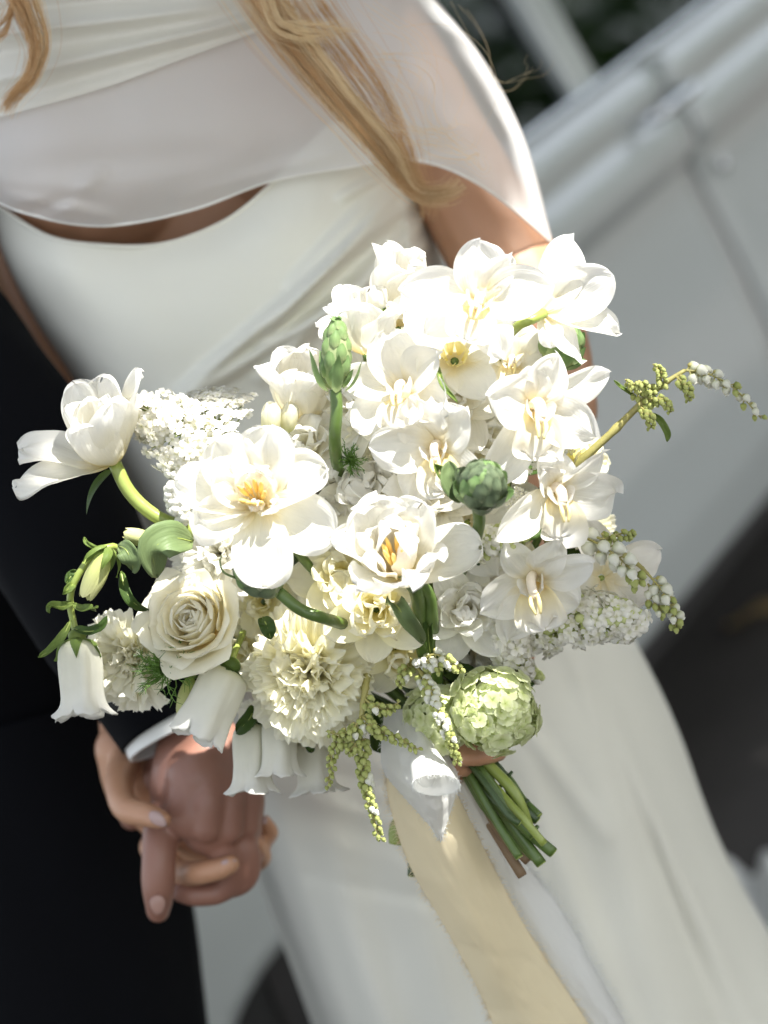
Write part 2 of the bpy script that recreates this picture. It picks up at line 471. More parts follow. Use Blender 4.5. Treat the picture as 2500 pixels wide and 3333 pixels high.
# bonnet and boot lids, floor, cabin
def slab(name, s0, s1, z0, z1, mat):
    V = []; F = []; n, m = 8, 12
    for i in range(n + 1):
        s = lerp(s0, s1, i / n)
        for k in range(m + 1):
            y = lerp(.05, CARW - .05, k / m); c = 1 - abs(2 * k / m - 1) ** 3
            V.append((s, y, lerp(z0, z1, i / n) + .06 * c))
    for i in range(n):
        for k in range(m):
            a = i * (m + 1) + k; F.append((a, a + m + 1, a + m + 2, a + 1))
    return thick(obj(name, mesh(name, V, F, mat), car), .008)
slab('bonnet', -1.9, -.56, .93, 1.02, MT['paint'])
slab('boot_lid', 1.74, 3.05, 1.02, .9, MT['paint'])
box('underbody', (-1.85, .12, .19), (3.0, CARW - .12, .27), MT['dark'], car)
box('dashboard', (-.55, .1, .7), (-.3, CARW - .1, 1.0), MT['dark'], car, .04)
for (s, y) in ((.25, .16), (.25, .85), (1.25, .16), (1.25, .85)):
    st = box('seat', (s, y, .3), (s + .5, y + .52, .55), MT['dark'], car, .05)
    box('seat_back', (s + .45, y, .5), (s + .6, y + .52, 1.02), MT['dark'], st, .05)
# pillars + glass + roof (side)
def bar(name, pts, w, t, mat, parent):
    V = []; F = []
    for (s, y, z) in pts:
        V += [(s - w / 2, y, z), (s + w / 2, y, z), (s + w / 2, y + t, z), (s - w / 2, y + t, z)]
    n = len(pts)
    for i in range(n - 1):
        for k in range(4):
            a = i * 4 + k; c = i * 4 + (k + 1) % 4
            F.append((a, c, c + 4, a + 4))
    F.append((3, 2, 1, 0)); F.append(tuple((n - 1) * 4 + k for k in range(4)))
    o = obj(name, mesh(name, V, F, mat, smooth=False), parent)
    bm = o.modifiers.new('b', 'BEVEL'); bm.width = .008; bm.segments = 2
    return o
for y0, ydir in ((.03, 1), (CARW - .06, -1)):
    for s0, s1 in ((-.5, .0), (.31, .32), (1.72, 1.5)):
        bar('pillar', [(s0, y0, .96), (lerp(s0, s1, .5), y0 + ydir * .04, 1.2), (s1, y0 + ydir * .12, 1.4)], .085 if s0 > 0 else .05, .03, MT['paint'], car)
    for a0, a1, b0, b1 in ((-.47, .27, .02, .28), (.35, 1.68, .36, 1.47)):
        yg = y0 + .015
        pane = obj('side_window', mesh('side_window', [(a0, yg, .96), (a1, yg, .96), (b1, yg + ydir * .11, 1.4), (b0, yg + ydir * .11, 1.4)], [(0, 1, 2, 3)], MT['glass'], smooth=False), car)
rf = slab('roof', -.02, 1.55, 1.4, 1.4, MT['paint'])
obj('windscreen', mesh('windscreen', [(-.5, .08, 1.0), (-.5, CARW - .08, 1.0), (-.01, CARW - .17, 1.4), (-.01, .17, 1.4)], [(0, 1, 2, 3)], MT['glass'], smooth=False), car)
# chrome window strip, handles, lock
V, F, _ = tube_geo([Vector((s, .012, .970)) for s in (-.5, 0, .5, 1, 1.5, 1.72)], .007, 8)
obj('window_trim', mesh('window_trim', V, F, MT['chrome']), car)
def handle(s):
    V, F, _ = tube_geo(catmull([Vector((s, -.02, .895)), Vector((s + .01, -.06, .9)), Vector((s + .09, -.065, .9)), Vector((s + .15, -.06, .9)), Vector((s + .16, -.02, .895))], 16), .009, 8)
    h = obj('door_handle', mesh('door_handle', V, F, MT['chrome']), car)
handle(.30); handle(1.48)
V, F = [], []
ball_geo(Vector((.52, -.02, .76)), .014, V, F, 12, 8, Vector((0, 1, 0)), .5)
obj('door_lock', mesh('door_lock', V, F, MT['chrome']), car)
def wheel(s, y, sgn):
    V = []; F = []; prof = [(.20, -.0), (.21, -.10), (.29, -.115), (.325, -.10), (.335, -.05), (.335, .05), (.325, .10), (.29, .115), (.2, .1)]
    n = 40
    for i in range(n):
        a = 2 * PI * i / n
        for r, yy in prof: V.append((s + r * math.cos(a), y + yy, .335 + r * math.sin(a)))
    m = len(prof)
    for i in range(n):
        for k in range(m - 1):
            p, q = i * m + k, ((i + 1) % n) * m + k
            F.append((p, q, q + 1, p + 1))
    w = obj('wheel', mesh('wheel', V, F, MT['rubber']), car)
    V = []; F = []; prof = [(.205, -.1), (.19, -.075), (.15, -.06), (.10, -.09), (.05, -.10), (.0, -.10)]
    for i in range(n):
        a = 2 * PI * i / n
        for r, yy in prof: V.append((s + r * math.cos(a), y + yy * sgn, .335 + r * math.sin(a)))
    m = len(prof)
    for i in range(n):
        for k in range(m - 1):
            p, q = i * m + k, ((i + 1) % n) * m + k
            F.append((p, q, q + 1, p + 1))
    obj('rim', mesh('rim', V, F, MT['dark']), w)
for s in (-.93, 2.35):
    wheel(s, .14, 1); wheel(s, CARW - .14, -1)
    for y in (.3, CARW - .3):
        pass
# inner wheel housings (dark)
for s in (-1.03, 2.35):
    V = []; F = []; n = 20
    for i in range(n + 1):
        a = PI * i / n
        for y in (.0, .36): V.append((s + .375 * math.cos(a), y, .335 + .375 * math.sin(a)))
    for i in range(n): F.append((i * 2, i * 2 + 1, i * 2 + 3, i * 2 + 2))
    obj('wheel_housing', mesh('wheel_housing', V, F, MT['rubber']), car)
box('firewall', (-.58, .08, .25), (-.56, CARW - .08, .98), MT['dark'], car)

# ------------------------------------------------------------------ trees
def leafmat(name, c):
    return petalmat(name, [x * .8 for x in c], c, [x * 1.2 for x in c], trans=.35, rough=.45, veins=.2, mottling=.3)
MT['treeleaf'] = leafmat('tree_leaf', (.06, .12, .03))
MT['treeleaf2'] = leafmat('hedge_leaf', (.045, .10, .022))
MT['bark'] = simple('tree_bark', (.13, .10, .075), .9, .4, 12, .8, 30, bdist=.02)
def leaves_mesh(name, pts, size, mat, rng):
    V = []; F = []; uv = []
    for p in pts:
        a = Vector((rng.gauss(0, 1), rng.gauss(0, 1), rng.gauss(0, 1))).normalized()
        b = a.orthogonal().normalized()
        b = (b * math.cos(rng.random() * 6) + a.cross(b) * math.sin(rng.random() * 6)).normalized()
        s = size * rng.uniform(.7, 1.3)
        n = a.cross(b)
        k = len(V)
        V += [p - a * s, p + b * s * .45 + n * s * .12, p + a * s, p - b * s * .45 + n * s * .12]
        uv += [(.5, 0), (1, .5), (.5, 1), (0, .5)]
        F += [(k, k + 1, k + 2), (k, k + 2, k + 3)]
    return mesh(name, V, F, mat, uv, smooth=False)
rng = random.Random(5)
# unseen shade tree added to block the sun; gaps cut to light the bouquet
BC = P(1300, 1500, 1.68)
holes = [(P(1350, 1100, 1.62), .125), (P(880, 1560, 1.60), .085), (P(1300, 1560, 1.60), .11), (P(650, 1400, 1.62), .045), (P(300, 1390, 1.64), .045), (P(1720, 1370, 1.62), .060),
         (P(1640, 900, 1.62), .075), (P(1680, 480, 1.95), .04), (P(1760, 650, 1.93), .03), (P(1500, 120, 1.95), .035), (P(1515, 2740, 1.68), .012),
         (P(2280, 1230, 1.66), .024), (P(2420, 1290, 1.66), .016), (P(530, 1790, 1.64), .016), (P(1800, 760, 1.9), .03), (P(1230, 1830, 1.6), .045)]
e1 = SUN.orthogonal().normalized(); e2 = SUN.cross(e1)
pts = []
def canopy(n, rad, cx, cy, tmin, tmax):
    for _ in range(n):
        r = rad * math.sqrt(rng.random()); a = rng.random() * 2 * PI
        t = rng.uniform(tmin, tmax)
        q = BC + e1 * (cx + r * math.cos(a)) + e2 * (cy + r * math.sin(a)) + SUN * t
        if q.z < 1.9: continue
        ok = True
        for h, hr in holes:
            w = q - h; w = w - SUN * w.dot(SUN)
            if w.length < hr * (1 + .55 * noise.noise(w * 17 + h)) + .022: ok = False; break
        if ok:
            m = noise.noise(q * 2.2) + .5 * noise.noise(q * 6)
            if m > .42 and r > .8 and rad > .5: ok = False
        if ok: pts.append(q)
canopy(26000, 1.5, 0, 0, 2.3, 3.6)
canopy(30000, 3.2, 0, 0, 3.0, 5.0)
_b = BC; BC = P(2300, 1200, 3.7); canopy(44000, 1.9, 0, 0, 2.4, 4.2); BC = P(1200, 2600, 2.3); canopy(12000, 1.2, 0, 0, 3.0, 4.2)
for _p in (P(300, 2150, 1.67), P(500, 2650, 1.83), P(900, 2350, 1.7), P(1450, 2480, 1.67)):
    BC = _p; canopy(2600, .2, 0, 0, 2.6, 3.8)  # denser leaf patches added to keep the sun off hands and lower bouquet
BC = _b
tb = Vector((BC.x + SUN.x * 5.2, BC.y + 2.2, 0))
tree = empty('tree', Matrix.Translation(tb))
tag(tree, 'broad leafy tree added unseen outside the frame to shade the couple', 'tree')
def limb(name, pts, r0, r1, parent, mat=None):
    b = parent.matrix_world.translation
    pp = catmull([Vector(p) - b for p in pts], 14)
    V, F, uv = tube_geo(pp, [lerp(r0, r1, (i / 14)) * (1 + .1 * math.sin(i * 2.1)) for i in range(15)], 12)
    return obj(name, mesh(name, V, F, mat or MT['bark'], uv), parent)
cc = BC + SUN * 3.8
limb('trunk', [tb, tb + Vector((0, .05, 1.2)), tb + Vector((-.1, 0, 2.6)), tb + Vector((-.1, -.1, 4.2))], .2, .1, tree)
for dx, dy, dz in ((-1.4, -.3, .1), (-.2, -1.6, .6), (.6, .8, .8), (-.6, 1.2, .5), (.7, -.6, 1.2)):
    e = cc + Vector((dx * .8 + .6, dy, dz))
    limb('branch', [tb + Vector((-.1, -.02, 2.4)), (tb + Vector((-.1, 0, 2.9)) + e) / 2 + Vector((0, 0, .3)), e], .09, .02, tree)
cr_ = obj('crown', leaves_mesh('crown', [p - tb for p in pts], .05, MT['treeleaf'], rng), tree)
cr_['kind'] = 'stuff'
# trees / hedge beyond the car
for i, (x, y, h, rr, lab) in enumerate(((2.2, 11.5, 3.0, 1.3, 'dark bushy tree seen through the left car window'), (4.9, 12.5, 3.4, 1.5, 'dark bushy tree seen through the right part of the car window'), (-.6, 11, 2.8, 1.3, 'dark bushy tree behind the bride, farthest left'), (8, 14, 3.6, 1.7, 'dark bushy tree farthest right beyond the car'), (7.5, 5.2, 4.6, 2.0, 'leafy tree outside the frame at the right, nearest the car'), (9, 8.6, 4.8, 2.1, 'leafy tree outside the frame at the right, farther along'), (10.5, 12, 4.8, 2.1, 'leafy tree outside the frame at the right, third along'))):
    b0 = Vector((x, y, 0))
    t = empty('tree', Matrix.Translation(b0)); tag(t, lab, 'tree', 'trees beyond the car')
    limb('trunk', [b0, b0 + Vector((.05, 0, .8)), b0 + Vector((0, .1, 1.8))], .12, .06, t)
    pp = []
    for _ in range(5200):
        v = Vector((rng.gauss(0, 1), rng.gauss(0, 1), rng.gauss(0, 1))).normalized() * (rng.random() ** .4) * rr
        q = Vector((v.x, v.y, h * .5 + v.z * h * .5 / rr))
        if noise.noise((q + b0) * 1.7) < .18: pp.append(q)
    c = obj('crown', leaves_mesh('crown', pp, .09, MT['treeleaf2'], rng), t); c['kind'] = 'stuff'
# fallen leaf on the asphalt
def ground_at(px, py):
    r = (P(px, py, 1) - CAMP); k = -CAMP.z / r.z
    return CAMP + r * k
gp = ground_at(2460, 2030)
V = []; F = []; uv = []
for j in range(7):
    for i in range(5):
        u = i / 4 - .5; v = j / 6
        V.append((u * .07 * math.sin(PI * min(1, v * .9 + .08)) , (v - .5) * .11, .012 + .012 * abs(u) + .01 * math.sin(v * 5))); uv.append((i / 4, v))
for j in range(6):
    for i in range(4):
        a = j * 5 + i; F.append((a, a + 1, a + 6, a + 5))
lf = obj('fallen_leaf', mesh('fallen_leaf', V, F, petalmat('dry_leaf', (.4, .28, .12), (.5, .36, .18), (.55, .4, .2)), uv))
lf.location = gp; lf.rotation_euler = (0, 0, .9)
tag(lf, 'small tan dry leaf lying on the dark asphalt under the car', 'leaf')

# ------------------------------------------------------------------ people
def capsules_mesh(name, chains, balls, mat, voxel, smooth_it=6):
    """one continuous skin: tapering limbs and rounded masses fused by a remesh"""
    bm_V = []; bm_F = []
    def add_ell(c, rx, ry, rz):
        V = []; F = []
        ball_geo(Vector((0, 0, 0)), 1, V, F, 20, 12)
        b = len(bm_V)
        bm_V.extend([Vector((c.x + v.x * rx, c.y + v.y * ry, c.z + v.z * rz)) for v in V])
        bm_F.extend([tuple(i + b for i in f) for f in F])
    for ch in chains:
        pts = [P(x, y, d) for x, y, d, r in ch]; rad = [px2m(r, d) for x, y, d, r in ch]
        n = 8 * (len(pts) - 1)
        pp = catmull(pts, n); rr = [v.x for v in catmull([Vector((r, 0, 0)) for r in rad], n)]
        b = len(bm_V)
        V, F, _ = tube_geo(pp, rr, 14)
        bm_V.extend(V); bm_F.extend([tuple(i + b for i in f) for f in F])
        for e in (0, -1): add_ell(pp[e], rr[e], rr[e], rr[e])
    for (x, y, d, rx, ry, rz) in balls: add_ell(P(x, y, d), rx, ry, rz)
    me = mesh(name, bm_V, bm_F, mat)
    o = obj(name, me)
    r = o.modifiers.new('r', 'REMESH'); r.mode = 'VOXEL'; r.voxel_size = voxel; r.use_smooth_shade = True
    s = o.modifiers.new('s', 'SMOOTH'); s.iterations = smooth_it; s.factor = .5
    return o
def setparent(o, p):
    o.parent = p; o.matrix_parent_inverse = p.matrix_world.inverted()

# ---- bride
bride = empty('person', Matrix.Translation(Vector((P(1400, 2700, 2.1).x, P(1400, 2700, 2.1).y + .1, 0))))
tag(bride, 'bride in ivory satin gown and sheer cape holding the white bouquet', 'person')
bpy.context.view_layer.update()
body = capsules_mesh('body', [
    # left arm of hers (right in the picture): shoulder, elbow, wrist
    [(1200, 90, 2.0, 190), (1410, 430, 1.975, 170), (1615, 800, 1.95, 175), (1750, 1100, 1.93, 162), (1795, 1330, 1.92, 152)],
    [(1765, 1300, 1.92, 150), (1730, 1700, 1.87, 135), (1640, 2100, 1.80, 110), (1570, 2360, 1.75, 88)],
    [(1570, 2300, 1.765, 92), (1530, 2370, 1.76, 105), (1470, 2440, 1.755, 95)],
    # fingers around the stems
    [(1570, 2340, 1.76, 42), (1610, 2390, 1.73, 38), (1600, 2400, 1.70, 35), (1540, 2410, 1.685, 33), (1480, 2410, 1.68, 30)],
    [(1540, 2400, 1.75, 42), (1590, 2445, 1.73, 38), (1620, 2448, 1.70, 33), (1560, 2465, 1.682, 31), (1500, 2470, 1.675, 28)],
    [(1500, 2440, 1.75, 42), (1560, 2480, 1.73, 36), (1530, 2500, 1.70, 30), (1480, 2505, 1.685, 28), (1420, 2495, 1.685, 25)],
    [(1450, 2470, 1.75, 38), (1500, 2520, 1.735, 32), (1470, 2530, 1.71, 27), (1410, 2520, 1.70, 24)],
    [(1480, 2400, 1.745, 46), (1400, 2350, 1.72, 40), (1370, 2370, 1.69, 36), (1400, 2400, 1.675, 30)],
    # her right arm (left in the picture)
    [(-40, 250, 2.06, 200), (-40, 700, 2.06, 175), (110, 1120, 2.05, 160), (330, 1560, 2.03, 130), (400, 1950, 2.0, 105), (400, 2330, 1.95, 80), (400, 2430, 1.93, 78)],
    [(395, 2440, 1.93, 88), (440, 2560, 1.935, 100), (500, 2640, 1.94, 80)],
    [(540, 2660, 1.955, 75), (660, 2770, 1.96, 66)],
    # thumb over his hand
    [(405, 2480, 1.91, 52), (388, 2560, 1.875, 48), (410, 2630, 1.85, 47), (470, 2650, 1.835, 43), (528, 2668, 1.822, 33)],
    # curled fingers
    [(500, 2760, 1.93, 50), (575, 2835, 1.90, 44), (640, 2842, 1.86, 42), (715, 2828, 1.845, 38), (752, 2812, 1.842, 32)],
    [(560, 2700, 1.94, 48), (760, 2810, 1.945, 40), (850, 2795, 1.905, 34), (835, 2745, 1.875, 27)],
    [(580, 2650, 1.94, 46), (800, 2740, 1.95, 38), (878, 2715, 1.905, 30), (862, 2672, 1.885, 24)],
    # neck
    [(620, 150, 2.03, 300), (480, -250, 2.05, 260), (400, -500, 2.05, 230)],
], [
    (600, 330, 2.04, .155, .085, .16), (740, 800, 2.04, .145, .085, .22), (1000, 1300, 2.05, .14, .10, .16), (1230, 1800, 2.07, .17, .11, .16),
    (330, 560, 1.975, .072, .062, .07), (930, 400, 1.975, .072, .062, .07),
], MT['skin_f'], .0026)
body.name = 'body'; setparent(body, bride)
def nail(x, y, d, dx, dy, rx, ry, mat, person, tilt=(0, 0)):
    z = CD(tilt[0], tilt[1], 1); x_ = CD(dx, dy, 0); x_ = (x_ - z * x_.dot(z)).normalized(); y_ = z.cross(x_)
    V = []; F = []
    ball_geo(Vector((0, 0, 0)), 1, V, F, 12, 8)
    c = P(x, y, d); a = px2m(rx, d); b = px2m(ry, d)
    V = [c + x_ * (v.x * a * (1 if v.x < 0 else 1.25)) + y_ * v.y * b * (1 - .25 * max(0, v.x)) + z * v.z * .0014 for v in V]
    o = obj('fingernail', mesh('fingernail', V, F, mat)); setparent(o, person)
nail(512, 2664, 1.817, .75, -.62, 32, 22, MT['nail'], bride)
nail(742, 2806, 1.838, .95, .2, 24, 12, MT['nail'], bride, (0, .5))
nail(832, 2742, 1.866, -.2, .9, 14, 10, MT['nail'], bride)
nail(862, 2672, 1.878, .2, .9, 14, 10, MT['nail'], bride)
# ---- bodice and skirt: one gown wrapping the body
GOWN = [
    [(-130, 560, 2.18), (-55, 630, 2.06), (5, 680, 1.965), (160, 772, 1.905), (330, 800, 1.885), (530, 796, 1.88), (730, 722, 1.878), (880, 605, 1.875), (1010, 470, 1.885), (1130, 360, 1.915), (1230, 290, 1.99), (1260, 270, 2.08), (1200, 300, 2.2)],
    [(-90, 720, 2.18), (-10, 790, 2.06), (40, 850, 1.965), (190, 900, 1.90), (360, 920, 1.88), (560, 910, 1.87), (760, 850, 1.862), (920, 760, 1.86), (1060, 660, 1.87), (1190, 590, 1.90), (1330, 560, 1.975), (1345, 545, 2.07), (1250, 540, 2.2)],
    [(20, 980, 2.18), (90, 1020, 2.06), (150, 1060, 1.975), (290, 1100, 1.91), (450, 1110, 1.88), (650, 1100, 1.868), (850, 1040, 1.862), (1010, 960, 1.865), (1150, 880, 1.88), (1290, 820, 1.91), (1400, 790, 1.975), (1420, 780, 2.07), (1340, 770, 2.2)],
    [(200, 1260, 2.18), (260, 1290, 2.07), (300, 1320, 1.99), (420, 1360, 1.93), (560, 1370, 1.90), (740, 1360, 1.89), (930, 1310, 1.885), (1080, 1240, 1.885), (1220, 1170, 1.895), (1350, 1100, 1.925), (1460, 1040, 1.98), (1480, 1030, 2.08), (1400, 1020, 2.2)],
    [(360, 1620, 2.2), (410, 1650, 2.08), (440, 1680, 2.0), (560, 1700, 1.94), (720, 1710, 1.915), (900, 1700, 1.90), (1090, 1660, 1.895), (1250, 1600, 1.90), (1400, 1540, 1.915), (1540, 1450, 1.94), (1680, 1380, 2.0), (1700, 1370, 2.1), (1620, 1360, 2.22)],
    [(560, 2080, 2.24), (600, 2110, 2.12), (640, 2140, 2.04), (760, 2180, 1.98), (900, 2200, 1.955), (1080, 2200, 1.94), (1270, 2170, 1.935), (1440, 2120, 1.935), (1610, 2060, 1.945), (1780, 1990, 1.97), (1930, 1900, 2.03), (1960, 1890, 2.13), (1860, 1880, 2.28)],
    [(730, 2560, 2.28), (780, 2560, 2.18), (810, 2560, 2.09), (900, 2620, 2.03), (1040, 2660, 2.0), (1210, 2660, 1.985), (1400, 2630, 1.98), (1580, 2580, 1.98), (1760, 2520, 1.99), (1950, 2460, 2.015), (2130, 2350, 2.07), (2180, 2320, 2.18), (2080, 2330, 2.36)],
    [(880, 2960, 2.32), (920, 2960, 2.22), (950, 2960, 2.13), (1040, 3020, 2.075), (1170, 3080, 2.045), (1340, 3100, 2.03), (1530, 3080, 2.022), (1720, 3040, 2.02), (1900, 2980, 2.03), (2100, 2900, 2.06), (2290, 2800, 2.12), (2350, 2760, 2.24), (2250, 2760, 2.42)],
    [(1040, 3400, 2.36), (1080, 3400, 2.27), (1110, 3400, 2.18), (1190, 3440, 2.12), (1330, 3500, 2.09), (1500, 3530, 2.075), (1680, 3530, 2.065), (1870, 3490, 2.065), (2070, 3430, 2.07), (2290, 3360, 2.1), (2520, 3260, 2.17), (2600, 3200, 2.3), (2500, 3200, 2.5)],
    [(1250, 4050, 2.46), (1300, 4050, 2.38), (1340, 4050, 2.29), (1400, 4100, 2.22), (1550, 4150, 2.17), (1730, 4180, 2.15), (1950, 4180, 2.14), (2180, 4140, 2.14), (2420, 4080, 2.15), (2680, 3980, 2.19), (2920, 3850, 2.28), (3000, 3800, 2.42), (2900, 3800, 2.65)],
    [(1450, 4700, 2.6), (1500, 4700, 2.52), (1560, 4700, 2.43), (1620, 4750, 2.36), (1780, 4800, 2.31), (1980, 4830, 2.27), (2230, 4830, 2.25), (2500, 4790, 2.25), (2780, 4720, 2.27), (3080, 4600, 2.32), (3350, 4450, 2.42), (3420, 4400, 2.56), (3300, 4400, 2.8)],
]
def gown_disp(u, v, x, y):
    d = 0
    # folds that radiate from under the arm across the bodice
    for (x0, y0, x1, y1, w, a) in ((1300, 560, 980, 900, 26, .006), (1320, 590, 900, 1060, 20, .009), (1345, 640, 620, 1260, 24, .010), (1370, 720, 900, 1180, 26, .008), (1390, 800, 560, 1330, 20, .007),
                                    (1400, 760, 1190, 1060, 18, .006), (1290, 545, 1120, 640, 16, .005), (1380, 690, 1280, 960, 14, .004), (1420, 900, 1100, 1200, 26, .006), (1310, 600, 1340, 900, 12, .004)):
        d -= 1.9 * a * seg_ridge(x, y, x0, y0, x1, y1, w)
    k = sstep(2100, 2700, y)
    # soft vertical and diagonal folds of the skirt
    d -= k * .019 * math.sin(u * 26 + v * 4 + 1.5 * math.sin(v * 7)) * sstep(.42, .8, u) + k * .003 * math.sin(u * 61 + v * 9)
    for (x0, y0, x1, y1, w, a) in ((1850, 2100, 2450, 3333, 40, .016), (1950, 2300, 2350, 3333, 26, -.012), (1700, 2500, 2100, 3500, 50, .010), (1250, 2500, 1550, 3500, 70, .006), (900, 2560, 1500, 2750, 30, .004), (850, 2480, 1350, 2560, 26, -.004), (950, 2700, 1600, 2900, 40, .003), (1000, 2850, 1650, 2980, 26, -.003), (1700, 2350, 1950, 2700, 30, .006), (1050, 2900, 1250, 3400, 60, .006)):
        d -= a * seg_ridge(x, y, x0, y0, x1, y1, w)
    d += .003 * noise.noise(Vector((x / 260, y / 260, 3)))
    return d
me, _ = sheet_mesh('gown', GOWN, MT['satin'], 150, 260, gown_disp)
gown = obj('gown', me); thick(gown, .0012); setparent(gown, bride)
# gown rim (neckline roll)
def rim(name, row, r, mat, parent, off=-.002, a=0, b=1, n=120):
    cp = catmull([Vector(p) for p in row], n)
    cp = cp[int(a * n):int(b * n) + 1]
    V, F, uv = tube_geo([P(q.x, q.y, q.z + off) for q in cp], r, 8)
    o = obj(name, mesh(name, V, F, mat, uv)); setparent(o, parent); return o
rim('neckline_edge', GOWN[0], .0018, MT['satin'], bride, 0)
# side train of the skirt behind, right
TR = [
    [(1980, 2080, 2.14), (2060, 2160, 2.16), (2110, 2240, 2.2), (2100, 2250, 2.3)],
    [(2080, 2440, 2.17), (2170, 2480, 2.18), (2225, 2560, 2.22), (2210, 2570, 2.34)],
    [(2180, 2800, 2.2), (2330, 2800, 2.22), (2400, 2860, 2.27), (2380, 2880, 2.4)],
    [(2300, 3160, 2.24), (2480, 3160, 2.26), (2590, 3180, 2.32), (2570, 3200, 2.48)],
    [(2450, 3600, 2.3), (2680, 3600, 2.34), (2850, 3600, 2.42), (2840, 3620, 2.6)],
    [(2650, 4300, 2.42), (3000, 4300, 2.46), (3250, 4300, 2.56), (3240, 4320, 2.76)],
]
me, _ = sheet_mesh('train', TR, MT['skirt'], 30, 90, lambda u, v, x, y: .006 * math.sin(u * 14 + v * 3))
o = obj('train', me); thick(o, .0012); setparent(o, bride)
# train spread on the ground behind (pale patch low right)
def gp2(px, py, z=.02):
    r = P(px, py, 1) - CAMP; return CAMP + r * ((z - CAMP.z) / r.z)
V = []; F = []; uv = []; n = 40
A0, A1, B0, B1 = gp2(2340, 2850), gp2(2720, 2800), gp2(2300, 3700), gp2(3100, 3700)
for j in range(n + 1):
    for i in range(n + 1):
        u, v = i / n, j / n
        q = (A0.lerp(A1, u)).lerp(B0.lerp(B1, u), v)
        q.z = .012 + .035 * (.5 + .5 * math.sin(u * 17 + 3 * noise.noise(q * 3))) * (1 - .3 * v)
        V.append(q); uv.append((u, v))
for j in range(n):
    for i in range(n):
        a = j * (n + 1) + i; F.append((a, a + n + 1, a + n + 2, a + 1))
o = obj('train', mesh('train_on_ground', V, F, MT['skirt'], uv)); thick(o, .002); setparent(o, bride)

# ---- cape: sheer, falls from the shoulders across the chest and over her arm
CAPE = [
    [(-420, -90, 1.98), (-180, -150, 1.89), (100, -190, 1.855), (380, -220, 1.85), (640, -230, 1.86), (880, -220, 1.88), (1080, -160, 1.89), (1260, -80, 1.905), (1370, -30, 1.95), (1405, -20, 2.02), (1380, -20, 2.14)],
    [(-400, 200, 1.96), (-160, 170, 1.865), (110, 140, 1.83), (380, 100, 1.825), (640, 50, 1.835), (880, 0, 1.86), (1100, 20, 1.87), (1350, 80, 1.875), (1510, 140, 1.925), (1560, 175, 2.0), (1530, 180, 2.12)],
    [(-390, 400, 1.95), (-150, 400, 1.85), (120, 390, 1.812), (390, 350, 1.81), (650, 300, 1.82), (900, 230, 1.845), (1160, 220, 1.862), (1430, 240, 1.865), (1610, 310, 1.915), (1662, 350, 1.98), (1630, 370, 2.1)],
    [(-370, 560, 1.95), (-140, 560, 1.85), (140, 590, 1.815), (400, 580, 1.815), (670, 520, 1.825), (930, 420, 1.842), (1200, 390, 1.86), (1500, 400, 1.86), (1680, 480, 1.905), (1735, 540, 1.96), (1710, 570, 2.08)],
    [(-350, 600, 1.96), (-130, 600, 1.88), (70, 690, 1.85), (330, 735, 1.845), (620, 685, 1.85), (880, 590, 1.855), (1130, 545, 1.862), (1350, 522, 1.868), (1560, 600, 1.865), (1792, 788, 1.93), (1760, 800, 2.04)],
]
def cape_disp(u, v, x, y):
    d = .0025 * noise.noise(Vector((x / 220, y / 220, 7)))
    for (x0, y0, x1, y1, w, a) in ((0, 640, 330, 700, 26, .008), (60, 700, 260, 640, 20, -.006), (600, 640, 1080, 500, 30, .004), (1480, 200, 1700, 620, 40, .005), (1250, 250, 1500, 520, 50, -.004), (0, 560, 700, 500, 50, -.004), (200, 700, 320, 560, 26, .005)):
        d -= a * seg_ridge(x, y, x0, y0, x1, y1, w)
    return d
me, _ = sheet_mesh('cape', CAPE, MT['organza'], 120, 70, cape_disp)
cape = obj('cape', me); setparent(cape, bride)
rim('cape_hem', CAPE[-1], .0009, MT['hem'], bride, -.0005, .1, 1)
COWL = [
    [(-420, -120, 1.93), (-180, -180, 1.85), (100, -220, 1.825), (380, -250, 1.82), (640, -260, 1.835), (880, -260, 1.86), (1060, -260, 1.88), (1150, -220, 1.93)],
    [(-410, 60, 1.92), (-170, 30, 1.835), (105, 0, 1.805), (380, -50, 1.80), (620, -90, 1.815), (850, -120, 1.84), (1040, -140, 1.86), (1130, -130, 1.91)],
    [(-410, 240, 1.925), (-170, 210, 1.835), (105, 150, 1.80), (370, 90, 1.795), (610, 40, 1.805), (830, 0, 1.83), (1020, -50, 1.85), (1110, -70, 1.9)],
    [(-400, 420, 1.935), (-165, 420, 1.845), (60, 365, 1.808), (340, 285, 1.802), (600, 190, 1.81), (860, 96, 1.832), (1000, 50, 1.85), (1090, 0, 1.9)],
]
def cowl_disp(u, v, x, y):
    d = 0
    for (x0, y0, x1, y1, w, a) in ((-200, 130, 620, 40, 24, .012), (-200, 210, 700, 60, 30, -.008), (-100, 280, 820, 60, 22, .010), (-200, 60, 500, -20, 26, -.01), (-200, 20, 700, -60, 26, .009), (0, 330, 850, 90, 20, -.006)):
        d -= a * seg_ridge(x, y, x0, y0, x1, y1, w)
    return d
me, _ = sheet_mesh('cape_cowl', COWL, MT['cowl'], 100, 60, cowl_disp)
o = obj('cape_cowl', me); setparent(o, bride)

